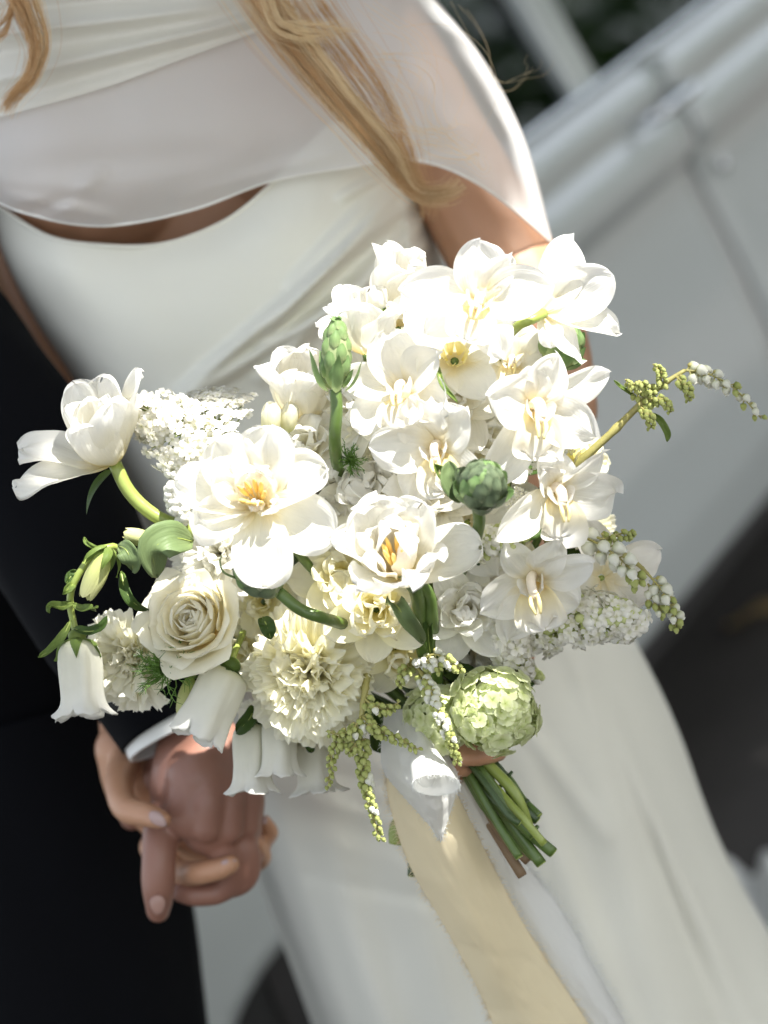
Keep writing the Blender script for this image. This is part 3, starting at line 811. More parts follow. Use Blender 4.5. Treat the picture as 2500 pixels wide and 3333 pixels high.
# ---- hair
def hair(name, guide, n, spread, r, mat, seed, endfan=1.0, wav=8):
    rg = random.Random(seed); V = []; F = []
    cl = [(rg.uniform(-1, 1), rg.uniform(-.8, .8), rg.uniform(0, 6), rg.uniform(.75, 1)) for _ in range(max(3, n // 28))]
    for s in range(n):
        cc_ = rg.choice(cl); loose = .9 if rg.random() < .2 else .22
        ox, oy = cc_[0] + rg.gauss(0, loose), cc_[1] + rg.gauss(0, loose)
        ph = cc_[2] + rg.gauss(0, .25); k0 = rg.uniform(0, .15); k1 = rg.uniform(.72, 1.0)
        fl = rg.gauss(0, 1)
        pts = []
        for (x, y, d, w) in guide:
            pts.append(Vector((x, y, d)))
        cp = catmull(pts, 40); ws = catmull([Vector((g_[3], 0, 0)) for g_ in guide], 40)
        line = []
        for i in range(int(40 * k0), int(40 * k1) + 1):
            t = i / 40
            c = cp[i]; tg = (cp[min(40, i + 1)] - cp[max(0, i - 1)]); tl = math.hypot(tg.x, tg.y) or 1
            nx, ny = -tg.y / tl, tg.x / tl
            w = ws[i].x * spread
            off = ox * w + wav * .8 * math.sin(t * 9 + ph) + fl * endfan * 14 * t ** 3
            line.append(P(c.x + nx * off, c.y + ny * off, c.z + oy * px2m(w, 1.8) * .8 + .002 * math.sin(t * 7 + ph)))
        if len(line) > 3:
            rr = [r * (1 - .6 * (i / len(line)) ** 2) for i in range(len(line))]
            tube_geo(line, rr, 3, V, F, [], False)
    o = obj(name, mesh(name, V, F, mat)); setparent(o, bride); return o
G1 = [(760, -160, 1.80, 54), (900, 60, 1.785, 48), (1030, 230, 1.775, 42), (1150, 370, 1.775, 36), (1260, 490, 1.78, 36), (1320, 580, 1.785, 24), (1370, 628, 1.785, 18), (1450, 630, 1.785, 20), (1520, 585, 1.79, 26)]
G2 = [(900, -160, 1.82, 70), (1040, 50, 1.80, 62), (1160, 210, 1.79, 52), (1250, 350, 1.79, 44), (1310, 480, 1.79, 34), (1350, 580, 1.79, 24), (1385, 660, 1.79, 20), (1370, 740, 1.79, 14)]
G3 = [(830, -140, 1.775, 26), (880, 60, 1.765, 26), (960, 100, 1.76, 22), (1080, 110, 1.76, 22), (1180, 120, 1.765, 30)]
hair('hair', G1, 330, 1.0, .00013, MT['hair'], 1)
hair('hair', G1, 330, 1.0, .00013, MT['hairlight'], 2)
hair('hair', G2, 120, 1.0, .00013, MT['hair'], 3)
hair('hair', G3, 90, 1.0, .00014, MT['hairlight'], 4, 1.6, 14)
G4 = [(20, -120, 1.77, 50), (90, 40, 1.765, 34), (125, 150, 1.765, 24), (100, 250, 1.765, 20), (40, 320, 1.77, 16), (5, 380, 1.775, 9)]
hair('hair', G4, 220, 1.0,   .00013, MT['hair'], 5)
hair('hair', G4, 90, 1.0, .00017, MT['hairlight'], 6)
hair('hair', [(70, -60, 1.77, 20), (20, 60, 1.765, 18), (-10, 110, 1.77, 18), (-60, 160, 1.77, 10)], 90, 1,   .00013, MT['hair'], 8)
for k, gpth in enumerate(([(1150, 60, 1.78, 60), (1320, 130, 1.77, 60), (1330, 240, 1.77, 40), (1290, 420, 1.775, 40)], [(1200, 330, 1.78, 50), (1340, 420, 1.77, 50), (1480, 470, 1.775, 40), (1560, 440, 1.78, 20)],
                           [(1400, -40, 1.85, 20), (1560, 150, 1.84, 14), (1640, 280, 1.84, 8), (1740, 240, 1.85, 6), (1760, 180, 1.85, 4)], [(1180, 180, 1.78, 40), (1400, 260, 1.77, 60), (1440, 400, 1.775, 60), (1420, 500, 1.78, 40)], [(1230, 430, 1.78, 30), (1380, 500, 1.775, 36), (1560, 560, 1.775, 30), (1580, 500, 1.78, 20)])):
    hair('hair', gpth, 5 if k == 2 else 13, 1.3, .00011, MT['hairlight'], 20 + k, 2, 30)

# ---- groom
groom = empty('person', Matrix.Translation(Vector((P(-100, 2000, 2.1).x, P(-100, 2000, 2.1).y, 0))))
tag(groom, 'groom in a black suit holding her hand, only his arm and side in view', 'person')
bpy.context.view_layer.update()
gb = capsules_mesh('body', [
    [(560, 2250, 1.90, 150), (650, 2400, 1.88, 118), (668, 2470, 1.873, 128)],
    [(620, 2470, 1.875, 120), (590, 2570, 1.87, 108), (590, 2610, 1.868, 88)],
    [(690, 2460, 1.87, 128), (680, 2580, 1.863, 138), (690, 2680, 1.862, 108)],
    [(740, 2480, 1.875, 105), (765, 2600, 1.87, 100), (775, 2690, 1.872, 80)],
    [(655, 2530, 1.856, 118), (640, 2640, 1.854, 100)],
    [(640, 2430, 1.862, 60), (610, 2560, 1.849, 60), (585, 2650, 1.848, 54)], [(690, 2430, 1.862, 60), (680, 2580, 1.843, 60), (672, 2690, 1.844, 56)],
    [(735, 2440, 1.866, 60), (745, 2590, 1.850, 55), (745, 2700, 1.850, 50)], [(770, 2470, 1.872, 50), (800, 2600, 1.862, 45), (803, 2690, 1.862, 44)],
    # forefinger pointing down
    [(570, 2620, 1.87, 80), (530, 2700, 1.862, 66), (518, 2790, 1.853, 58), (515, 2870, 1.853, 57), (516, 2925, 1.857, 50), (514, 2965, 1.862, 40)],
    # middle, ring, little fingers curled round hers
    [(690, 2690, 1.862, 66), (725, 2765, 1.858, 54), (760, 2840, 1.868, 46), (720, 2900, 1.878, 40), (640, 2914, 1.876, 38), (590, 2905, 1.879, 34)],
    [(750, 2690, 1.868, 62), (800, 2770, 1.866, 48), (805, 2845, 1.872, 42), (770, 2885, 1.88, 36), (700, 2895, 1.90, 34)],
    [(785, 2680, 1.885, 56), (822, 2760, 1.885, 44), (800, 2810, 1.88, 40), (740, 2860, 1.89, 36)],
    # thumb behind
    [(560, 2460, 1.91, 58), (480, 2560, 1.93, 54), (430, 2660, 1.94, 44)],
], [], MT['skin_m'], .0016, 12)
setparent(gb, groom)
nail(514, 2942, 1.8435, 0, -1, 31, 27, MT['nail_m'], groom, (0, -.15))
def clothtube(name, pts, mat, parent, ns=48, wr=.004, capend=False, n=60, seed=0):
    pp = catmull([P(x, y, d) for x, y, d, r in pts], n); rr = [v.x for v in catmull([Vector((px2m(r, d), 0, 0)) for x, y, d, r in pts], n)]
    V, F, uv = tube_geo(pp, rr, ns, cap=False)
    for i in range(len(V)):
        c = pp[i // ns]; v = (V[i] - c)
        V[i] = c + v * (1 + wr / max(.01, v.length) * (noise.noise(V[i] * 9 + Vector((seed, 0, 0))) + .6 * noise.noise(Vector((V[i].x * 30, V[i].y * 30, V[i].z * 8 + seed)))))
    o = obj(name, mesh(name, V, F, mat, uv)); thick(o, .003); setparent(o, parent); return o
clothtube('sleeve', [(-420, 700, 2.0, 300), (-320, 990, 1.97, 285), (15, 1430, 1.94, 262), (275, 1890, 1.91, 240), (470, 2200, 1.89, 205), (560, 2360, 1.883, 190)], MT['suit'], groom, wr=.006)
clothtube('shirt_cuff', [(500, 2230, 1.89, 150), (560, 2360, 1.883, 165), (580, 2403, 1.881, 168)], MT['shirt'], groom, wr=.0008, n=16)
clothtube('jacket', [(-500, 300, 2.08, 480), (-330, 1000, 2.12, 500), (-160, 1700, 2.16, 470), (-60, 2300, 2.18, 430), (-10, 2700, 2.19, 450)], MT['suit'], groom, ns=72, wr=.008, n=90, seed=3)
clothtube('trouser_leg', [(0, 2350, 2.16, 400), (90, 2700, 2.16, 430), (210, 3050, 2.17, 415), (270, 3350, 2.19, 390), (420, 4000, 2.26, 370), (600, 4800, 2.4, 350)], MT['suit'], groom, ns=60, wr=.006, n=90, seed=5)
for k in range(2):
    x, y, d = (455 - k * 52, 2290 - k * 62, 1.787 + .012 * k)
    V, F = [], []
    ball_geo(P(x - 90, y + 10, 1.80), .006, V, F, 14, 8, CD(-.3, .1, 1), .4)
    o = obj('sleeve_button', mesh('sleeve_button', V, F, MT['rubber'])); setparent(o, groom)

# ------------------------------------------------------------------ flower parts
_cache = {}
def petal(mat, L, W, ang, cup=(.6, .4), shape=(.55, .45), r0=.002, z0=0, nu=10, nv=12, ruf=0, rf=3, seed=0, fan=0, side=0, base_w=.12, notch=0, fold=0, wave=0):
    """ang: opening angle from the flower axis along the petal (degrees). L, W metres, W = half width."""
    key = (mat, L, W, tuple(ang), cup, shape, r0, z0, nu, nv, ruf, rf, seed, fan, side, notch, fold, wave)
    if key in _cache: return _cache[key]
    a_, b_ = shape
    mx = (a_ / (a_ + b_)) ** a_ * (b_ / (a_ + b_)) ** b_ if not fan else 1
    rg = random.Random(seed); off = Vector((rg.uniform(0, 50), rg.uniform(0, 50), rg.uniform(0, 50)))
    ph = [rg.uniform(0, 6.28) for _ in range(6)]
    vs = [1 - (1 - j / nv) ** 1.35 for j in range(nv + 1)] if not fan else [j / nv for j in range(nv + 1)]
    r, z = r0, z0; pv = 0
    V = []; F = []; uv = []
    m = len(ang) - 1
    for j, v in enumerate(vs):
        tt = min(m - 1e-6, max(0, (v + pv) / 2 * m)); k = int(tt)
        a = R_(lerp(ang[k], ang[k + 1], tt - k))
        r += math.sin(a) * L * (v - pv); z += math.cos(a) * L * (v - pv); pv = v
        if fan: w = W * (base_w + (1 - base_w) * v ** .8)
        else: w = W * max(base_w * (1 - v) * .8, (v ** a_) * (max(0, 1 - v) ** b_) / mx)
        w = max(w, W * .02)
        bt = lerp(cup[0], cup[1], v) * (w / W) + 1e-3
        Rc = w / bt
        for i in range(nu + 1):
            u = 2 * i / nu - 1
            ss = u * w; phi = ss / Rc
            tx = Rc * math.sin(phi); inn = Rc * (1 - math.cos(phi))
            dl = 0
            if fan: dl = -L * fan * u * u * v + (L * .05 * noise.noise(off + Vector((u * 7, v * 2, 0))) + L * .07 * noise.noise(off * 2 + Vector((u * 13, 0, 0)))) * v ** 3
            if notch: dl -= L * notch * math.exp(-(u / .25) ** 2) * v ** 6
            n_ = 0
            if ruf:
                e = v ** 2.2 if fan else (abs(u) ** 2 * v ** .7 + v ** 6)
                n_ += ruf * e * (math.sin(u * rf + ph[0]) * .6 + math.sin(u * rf * 2.1 + ph[1] + v * 2) * .45 + .8 * noise.noise(off + Vector((u * rf * .7, v * 2.2, 0))))
                dl += 0
            if wave: n_ += wave * noise.noise(off + Vector((u * 1.5, v * 2.2, 1))) * (.3 + v)
            if fold: n_ += fold * (1 - abs(u)) * math.sin(PI * v)  # keel
            sx = side * L * v * v
            inn2 = inn + n_
            rr = r + dl * math.sin(a) - math.cos(a) * inn2
            zz = z + dl * math.cos(a) + math.sin(a) * inn2
            V.append((rr, tx + sx, zz)); uv.append((u * .5 + .5, v))
    for j in range(nv):
        for i in range(nu):
            q = j * (nu + 1) + i
            F.append((q, q + 1, q + nu + 2, q + nu + 1))
    me = mesh('petal', V, F, MT[mat], uv)
    _cache[key] = me
    return me
Q = 1.66 / FPX           # metres per photo pixel at the bouquet
def D(px, py): return 1.625 + .07 * ((px - 1250) / 650) ** 2 + .06 * ((py - 1650) / 600) ** 2
BIND = P(1490, 2440, 1.70)
def local(root, p): return root.matrix_world.inverted() @ p
def stemto(root, pts, r, mat, name='stem', ns=10, n=16, r1=None):
    M = root.matrix_world.inverted()
    pp = [M @ p for p in catmull(pts, n)]
    V, F, uv = tube_geo(pp, [lerp(r, r1 or r, i / n) for i in range(n + 1)], ns)
    return obj(name, mesh(name, V, F, MT[mat], uv), root)
def autostem(root, r=.0022, mat='stem'):
    p = root.matrix_world.translation; ax = root.matrix_world.to_3x3() @ Vector((0, 0, 1))
    back = (-ax * .5 + FW * .6 + (BIND - p).normalized() * .5).normalized()
    p1 = p + back * .03
    tgt = BIND + Vector((random.uniform(-.008, .008), random.uniform(0, .012), random.uniform(-.004, .004)))
    p2 = p1.lerp(tgt, .5) + FW * .03
    return stemto(root, [p, p1, p2, tgt], r, mat)
def flower(name, label, cat, px, py, d, axis, twist=0, group=None):
    root = empty(name, frame(P(px, py, d), CD(*axis), R_(twist)))
    bpy.context.view_layer.update()
    tag(root, label, cat, group or 'flowers of the bridal bouquet')
    return root
def put(root, name, me, az, tilt=0, dz=0, roll=0):
    m = Matrix.Translation((0, 0, dz)) @ Matrix.Rotation(R_(az), 4, 'Z')
    if tilt: m = m @ Matrix.Rotation(R_(tilt), 4, 'Y')
    if roll: m = m @ Matrix.Rotation(R_(roll), 4, 'X')
    return obj(name, me, root, mtx=m)

# ------------------------------------------------------------------ flower builders
def stamens(root, n, L, spread, tilt_az=None, name='stamen', z0=.002, w=.0016):
    for k in range(n):
        V = []; F = []
        a = 2 * PI * k / n + random.uniform(-.2, .2)
        s = spread * random.uniform(.6, 1.2)
        dr = Vector((math.cos(a) * s, math.sin(a) * s, 1)).normalized()
        p0 = Vector((math.cos(a) * .002, math.sin(a) * .002, z0)); p1 = p0 + dr * L * .35
        tube_geo([p0, p1], .0006, 6, V, F, [])
        ball_geo(p1 + dr * L * .33, w, V, F, 8, 8, dr, L * .36 / w)
        obj(name, mesh(name, V, F, MT['anther']), root)
def tulip(label, px, py, d, axis, outer, inner, mat='tulip', twist=0, stam=6, slen=.016, sspread=.3, cat='tulip', seed=0, stem=None, pw=.52):
    root = flower('tulip', label, cat, px, py, d, axis, twist)
    i = 0
    for (az, L, W, ang, *rest) in list(outer) + list(inner):
        i += 1
        cup = rest[0] if rest else (.8, .55)
        me = petal(mat, L * Q, W * Q, ang, cup, (.6, .42), .003 if i <= len(outer) else .002, 0, 20, 24, ruf=.0034, rf=4.5, seed=seed * 40 + i, notch=.06, wave=.0055, fold=-.0014)
        put(root, 'petal', me, az, roll=random.uniform(-6, 6))
    if stam: stamens(root, stam, slen, sspread)
    if stem is None: autostem(root, .003)
    return root
def rose(label, px, py, d, axis, size, mat='rose', n=26, seed=1, twist=0, cat='rose', outer=True):
    root = flower('rose', label, cat, px, py, d, axis, twist)
    rg = random.Random(seed)
    s = size * Q
    for k in range(n):
        t = k / (n - 1)
        az = k * 137.5 + rg.uniform(-14, 14)
        L = s * lerp(.80, 1.10, t); W = s * lerp(.34, .80, t ** .8)
        r0 = s * .015 + s * .22 * t ** 1.2
        open_ = lerp(0, 62, t ** 2.2)
        ang = [lerp(28, 78, t), lerp(6, 38, t), lerp(-6, 14, t) + open_ * .3, lerp(-16, 30, t) + open_ * .75]
        if t > .7: ang[-1] += 28
        cup = (lerp(1.7, 1.1, t), lerp(1.9, .65, t))
        me = petal(mat, L, W, ang, cup, (.6, .22), r0, 0, 14, 14, ruf=s * .02, rf=2.4, seed=seed * 100 + k, notch=-.03, wave=s * .02)
        put(root, 'petal', me, az)
    autostem(root, .003)
    return root
def sepals(root, n, L, W, ang, mat='leaf', z0=-.002, r0=.002, name='sepal', seed=0):
    for k in range(n):
        put(root, name, petal(mat, L, W, ang, (.7, .3), (.45, 1.0), r0, z0, 6, 8, seed=seed + k % 3, fold=-.001, wave=.0015), 360 / n * k + random.uniform(-8, 8))
def carnation(label, px, py, d, axis, size, mat='carnation', n=46, seed=1, cat='carnation', spread=1.0, flat=1.0):
    root = flower('carnation', label, cat, px, py, d, axis, seed * 31 % 90)
    rg = random.Random(seed)
    s = size * Q
    for k in range(n):
        t = (k + .5) / n
        az = k * 137.5 + rg.uniform(-20, 20)
        th = lerp(4, 96 * spread, t ** .62) + rg.uniform(-13, 13)
        L = s * lerp(.86, 1.05, t) * rg.uniform(.84, 1.14) * (1 + .16 * noise.noise(Vector((math.cos(R_(az)) * 1.3, math.sin(R_(az)) * 1.3, seed * 3.3 + t))))
        ang = [th * .55, th * .9, th * 1.05 + rg.uniform(-8, 18) * (1 if t > .3 else .5)]
        if t < .25: ang = [rg.uniform(-10, 8), rg.uniform(0, 22), rg.uniform(10, 60)]; L *= rg.uniform(.62, .85)
        v = k % 7
        me = petal(mat, round(L, 3), s * (.40 + .07 * (v % 3)), [round(x / 6) * 6 for x in ang], (.5, .3), (.6, .3), .002, 0, 30, 11, ruf=s * .145, rf=6 + v % 4, seed=seed * 60 + v, fan=.22, base_w=.12)
        put(root, 'petal', me, az, roll=rg.uniform(-14, 14))
    autostem(root, .0025)
    return root
def orchid(label, px, py, d, axis, tepals, lip_az, lipL=120, twist=0, seed=0, pedicel=True, lip=True):
    """tepals: (azimuth, length px, half width px, angles)"""
    root = flower('orchid', label, 'orchid', px, py, d, axis, twist)
    ro = random.Random(seed * 7 + 3)
    for i, (az, L, W, ang) in enumerate(tepals):
        ang = [a_ + ro.uniform(-14, 12) for a_ in ang]; ang[-1] += ro.uniform(-16, 30); W *= ro.uniform(.9, 1.12); L *= ro.uniform(.95, 1.1)
        me = petal('orchid', L * Q, W * 1.04 * Q, ang, (.75, .3 if i % 2 else .55), [(.62, .55), (.80, .85), (.72, .75)][(seed + i) % 3], .002, -.001 * (i % 2), 14, 16, seed=seed * 20 + i, wave=.0065, fold=-.0015, ruf=.0018, rf=2.5)
        put(root, 'petal', me, az, roll=random.uniform(-8, 8))
    if lip:
        lm = petal('lip', lipL * Q, lipL * .56 * Q, [30, 52, 84, 118], (1.1, .35), (.85, .28), .003, 0, 18, 18, ruf=.0042, rf=6, seed=seed + 900, wave=.002)
        l = put(root, 'lip', lm, lip_az)
        for sg in (-1, 1):
            put(l, 'side_lobe', petal('orchid', lipL * .55 * Q, lipL * .26 * Q, [35, 10, -8], (.9, .5), (.7, .35), .004, 0, 8, 8, seed=seed + 905, wave=.0015), 62 * sg)
        V, F = [], []
        ks = lipL * Q
        for sg in (-1, 1):
            line = catmull([Vector((ks * .16, sg * ks * .07, ks * .42)), Vector((ks * .36, sg * ks * .085, ks * .62)), Vector((ks * .58, sg * ks * .05, ks * .66))], 8)
            tube_geo(line, [ks * .05 * (1 - .5 * abs(i / 4 - 1)) for i in range(9)], 8, V, F, [])
        obj('callus', mesh('callus', V, F, MT['throat']), l)
        line = catmull([Vector((-ks * .02, 0, 0)), Vector((-ks * .07, 0, ks * .20)), Vector((ks * .02, 0, ks * .40)), Vector((ks * .20, 0, ks * .46))], 12)
        V, F, uv = tube_geo(line, [ks * lerp(.10, .085, i / 12) for i in range(13)], 12, squash=1.3)
        ball_geo(line[-1], ks * .088, V, F, 12, 8, Vector((1, 0, .3)), 1.2)
        c = obj('column', mesh('column', V, F, MT['column']), root, rz=R_(lip_az))
        V, F = [], []
        ball_geo(line[-1] + Vector((ks * .06, 0, -ks * .03)), ks * .06, V, F, 10, 6)
        obj('anther_cap', mesh('anther_cap', V, F, MT['anthercap']), c)
    if pedicel: autostem(root, .0017, 'stemlight')
    return root
T0 = [62, 82, 92]; T1 = [50, 74, 96]; T2 = [48, 66, 72]; T3 = [66, 92, 112]
def star_buds(label, px, py, d, axis, size, rows, stempts, tilt=0, seed=0, long_=0, mat='bract', length=1.5):
    """star-of-Bethlehem head: overlapping pointed bracts spiralling over an egg"""
    root = flower('star_of_bethlehem', label, 'flower bud', px, py, d, axis, tilt)
    rg = random.Random(seed)
    s = size * Q
    a_, b_ = s * .80, s * length * .60
    cz = b_ * .92
    V, F = [], []
    ball_geo(Vector((0, 0, cz)), a_ * .93, V, F, 16, 12, st=b_ / a_ * .98)
    obj('core', mesh('core', V, F, MT[mat]), root)
    n = rows
    for k in range(n):
        t = k / (n - 1)
        phi = lerp(.16 * PI, .93 * PI, t ** .85)
        th = math.degrees(math.atan2(a_ * math.cos(phi), b_ * math.sin(phi)))
        L = s * lerp(1.0, .52, t) * rg.uniform(.92, 1.08) * (1 + .25 * (length > 2))
        W = s * lerp(.50, .26, t)
        me = petal(mat if (k % 4) else 'bractlight', L, W, [th + 8, th - 6, th - 24, th - 14], (1.1, .9), (.40, .62), a_ * math.sin(phi) * .97, cz - b_ * math.cos(phi), 8, 12, seed=seed + k % 5, fold=-s * .07)
        put(root, 'bract', me, k * 137.5)
    for k in range(long_):
        L = s * (rg.uniform(1.1, 1.5) if length < 2.5 else rg.uniform(2.0, 2.9))
        put(root, 'outer_bract', petal('bractlight', L, s * .34, [78, 36, 6, 2] if length < 2.5 else [72, 30, 8, 26], (1.2, .5), (.5, .9), s * (.12 if length < 2.5 else .45), -s * .05, 8, 12, seed=seed + 30 + k), 360 / long_ * k + rg.uniform(-20, 20))
    if stempts: stemto(root, [P(*q) for q in stempts], .0037, 'stem')
    return root
def bellflower(label, px, py, d, axis, L, Wr, stempts, lobes=5, sep=5, flare=1.0, seed=0, twist=0, sepmat='leaflight', sepL=.5):
    root = flower('bellflower', label, 'bellflower', px, py, d, axis, twist)
    L *= Q; Wr *= Q
    prof = [(.06, 0), (.55, .04), (.86, .14), (.93, .35), (.90, .60), (.95, .78), (1.08 * flare, .9)]
    V = []; F = []; uv = []
    nu = lobes * 12; nv = 18
    pc = catmull([Vector((a, b_, 0)) for a, b_ in prof], nv)
    for j in range(nv + 1):
        t = j / nv
        for i in range(nu):
            a = 2 * PI * i / nu
            lob = abs(math.cos(a * lobes / 2)) ** .55
            rr = pc[j].x * Wr * (1 + .10 * math.cos(a * lobes) * t + .035 * abs(math.cos(a * lobes)) + .07 * noise.noise(Vector((math.cos(a) * 2, math.sin(a) * 2, t * 3 + seed))))
            zz = pc[j].y * L
            if t > .75:
                e = (t - .75) / .25
                zz += e * L * (.12 * lob + .05 * noise.noise(Vector((math.cos(a) * 5, math.sin(a) * 5, seed)))); rr += e * e * Wr * .34 * flare * lob - e * Wr * .02
                zz -= e * e * L * .05 * lob * flare
            V.append((rr * math.cos(a), rr * math.sin(a), zz)); uv.append((i / nu, t))
    for j in range(nv):
        for i in range(nu):
            q = j * nu + i; q2 = j * nu + (i + 1) % nu
            F.append((q, q2, q2 + nu, q + nu))
    o = obj('corolla', mesh('corolla', V, F, MT['bell'], uv), root); thick(o, .0004)
    V, F = [], []
    ball_geo(Vector((0, 0, -.002)), Wr * .42, V, F, 12, 8, st=.8)
    obj('calyx', mesh('calyx', V, F, MT[sepmat]), root)
    for k in range(sep):
        put(root, 'sepal', petal(sepmat, L * sepL, Wr * .30, [80, 62, 20, 12], (.5, .2), (.4, 1.1), Wr * .10, -.001, 6, 10, seed=seed + k % 3, wave=.002, fold=-.001), 360 / sep * k + 18)
    if stempts: stemto(root, [P(*q) for q in stempts], .0022, 'stemlight')
    return root
def budobj(label, px, py, d, axis, L, W, mat='budpale', twist=0, stempts=None, sep=0):
    root = flower('bud', label, 'flower bud', px, py, d, axis, twist)
    for k in range(4):
        put(root, 'petal', petal(mat, L * Q, W * Q * 1.15, [42, 12, -6, -20], (1.5, 1.2), (.5, .6), W * Q * .10, 0, 8, 12, seed=77 + k, fold=-.0006), 90 * k + 20)
    if sep: sepals(root, sep, L * Q * .55, W * Q * .5, [70, 30, 5], 'leaflight', seed=66)
    if stempts: stemto(root, [P(*q) for q in stempts], .002, 'stemlight')
    return root
# small shared florets
def floret_mesh(name, mat, s, npet=4, ang=(70, 88, 100), seed=0, tubeL=0.0, wfac=.42):
    key = ('fl', name, mat, s, npet, ang, seed)
    if key in _cache: return _cache[key]
    V = []; F = []; uv = []
    for k in range(npet):
        me = petal(mat, s, s * wfac, list(ang), (.5, .3), (.6, .3), s * .06, tubeL, 4, 4, seed=seed + k, wave=s * .12)
        R = Matrix.Rotation(2 * PI * k / npet, 4, 'Z')
        b = len(V)
        V += [R @ v.co for v in me.vertices]
        ul = {}
        for l in me.loops: ul[l.vertex_index] = tuple(me.uv_layers[0].data[l.index].uv)
        uv += [ul[i] for i in range(len(me.vertices))]
        F += [tuple(b + i for i in p.vertices) for p in me.polygons]
    if tubeL:
        b = len(V); V2, F2, u2 = tube_geo([Vector((0, 0, -tubeL * .2)), Vector((0, 0, tubeL))], s * .1, 5, cap=False)
        V += V2; uv += [(.5, .3)] * len(V2); F += [tuple(b + i for i in f) for f in F2]
    me = mesh(name, V, F, MT[mat], uv)
    _cache[key] = me; return me
def budmesh(name, mat, r, st=1.25):
    key = ('bd', name, mat, r, st)
    if key in _cache: return _cache[key]
    V = []; F = []; uv = []
    ball_geo(Vector((0, 0, 0)), r, V, F, 8, 6, st=st, uv=uv)
    me = mesh(name, V, F, MT[mat], uv); _cache[key] = me; return me
def place_dir(root, name, me, p, n, spin, s=1.0):
    z = n.normalized(); x = z.orthogonal().normalized(); y = z.cross(x)
    m = Matrix((x, y, z)).transposed().to_4x4() @ Matrix.Rotation(spin, 4, 'Z') @ Matrix.Diagonal((s, s, s, 1))
    m.translation = p
    return obj(name, me, root, mtx=m)
def lilac(label, pts, nfl, nbud, fs, bs, seed, budmat='lbud', flmat='floret', tipbuds=.35, cat='lilac'):
    """pts: (px,py,d,radius px) spine from the base to the tip"""
    x, y, d, r = pts[0]
    root = flower('lilac', label, cat, x, y, d, (0, 0, 1))
    rg = random.Random(seed); M = root.matrix_world.inverted(); M3 = M.to_3x3()
    sp = catmull([P(a, b_, c) for a, b_, c, _ in pts], 24); rr = [v.x * Q for v in catmull([Vector((q[3], 0, 0)) for q in pts], 24)]
    fm = [floret_mesh('floret', flmat, fs * Q, 4, (72, 84, 104 + 8 * k), k * 7, fs * Q * .8) for k in range(3)]
    bmm = [budmesh('floret_bud', budmat, bs * Q, 1.3), budmesh('floret_bud', 'wbud', bs * Q * 1.1, 1.35)]
    V, F, _ = tube_geo([M @ p for p in sp], .0014, 6)
    obj('stalk', mesh('stalk', V, F, MT['stemlight']), root)
    SV, SF = [], []
    for k in range(nfl + nbud):
        t = rg.random(); isb = k >= nfl
        if isb and rg.random() < tipbuds: t = lerp(.55, 1, rg.random())
        i = min(23, int(t * 24)); c = sp[i].lerp(sp[i + 1], t * 24 - i); tg = (sp[i + 1] - sp[i]).normalized()
        n = Vector((rg.gauss(0, 1), rg.gauss(0, 1), rg.gauss(0, 1)))
        n = (n + FW * -.9).normalized(); n = (n - tg * n.dot(tg) * .6).normalized()
        if t > .93: n = (n + tg * .9).normalized()
        R = rr[i] * rg.uniform(.72, 1.06) * (1 - .15 * isb)
        p = c + n * R
        nn = (n + Vector((rg.gauss(0, .3), rg.gauss(0, .3), rg.gauss(0, .3)))).normalized()
        pl, nl = M @ p, M3 @ nn
        if isb:
            place_dir(root, 'floret_bud', bmm[0 if rg.random() < .7 else 1], pl, nl, 0, rg.uniform(.8, 1.25))
        else:
            place_dir(root, 'floret', rg.choice(fm), pl, nl, rg.random() * 6, rg.uniform(.85, 1.2))
        if k % 3 == 0: tube_geo([M @ c, pl], .0005, 4, SV, SF, [], False)
    obj('floret_stalks', mesh('floret_stalks', SV, SF, MT['stemlight']), root)['kind'] = 'stuff'
    stemto(root, [sp[0], sp[0].lerp(BIND, .4) + FW * .02, BIND], .0018, 'stemdark')
    return root
def snowball(label, px, py, d, rad, n, fs, seed):
    root = flower('viburnum', label, 'viburnum', px, py, d, (0, 0, 1))
    rg = random.Random(seed)
    R = rad * Q
    fm = [floret_mesh('vib_floret', 'vib', fs * Q, 5, (70, 82, 90 + 4 * k), 50 + k * 7, fs * Q * .5, .52) for k in range(3)]
    V, F = [], []
    ball_geo(Vector((0, 0, 0)), R * .72, V, F, 16, 12)
    obj('core', mesh('core', V, F, MT['leaflight']), root)
    for k in range(n):
        z = 1 - 1.75 * (k + .5) / n; a = k * 2.39996
        s = math.sqrt(max(0, 1 - z * z)); nrm = Vector((s * math.cos(a), s * math.sin(a), z))
        lump = 1 + .26 * noise.noise(nrm * 1.9 + Vector((seed, 0, 0)))
        nn = (nrm + Vector((rg.gauss(0, .22), rg.gauss(0, .22), rg.gauss(0, .22)))).normalized()
        place_dir(root, 'floret', rg.choice(fm), nrm * R * lump * rg.uniform(.84, 1.0), nn, rg.random() * 6, rg.uniform(.65, 1.3))
    autostem(root, .002, 'stemdark')
    return root
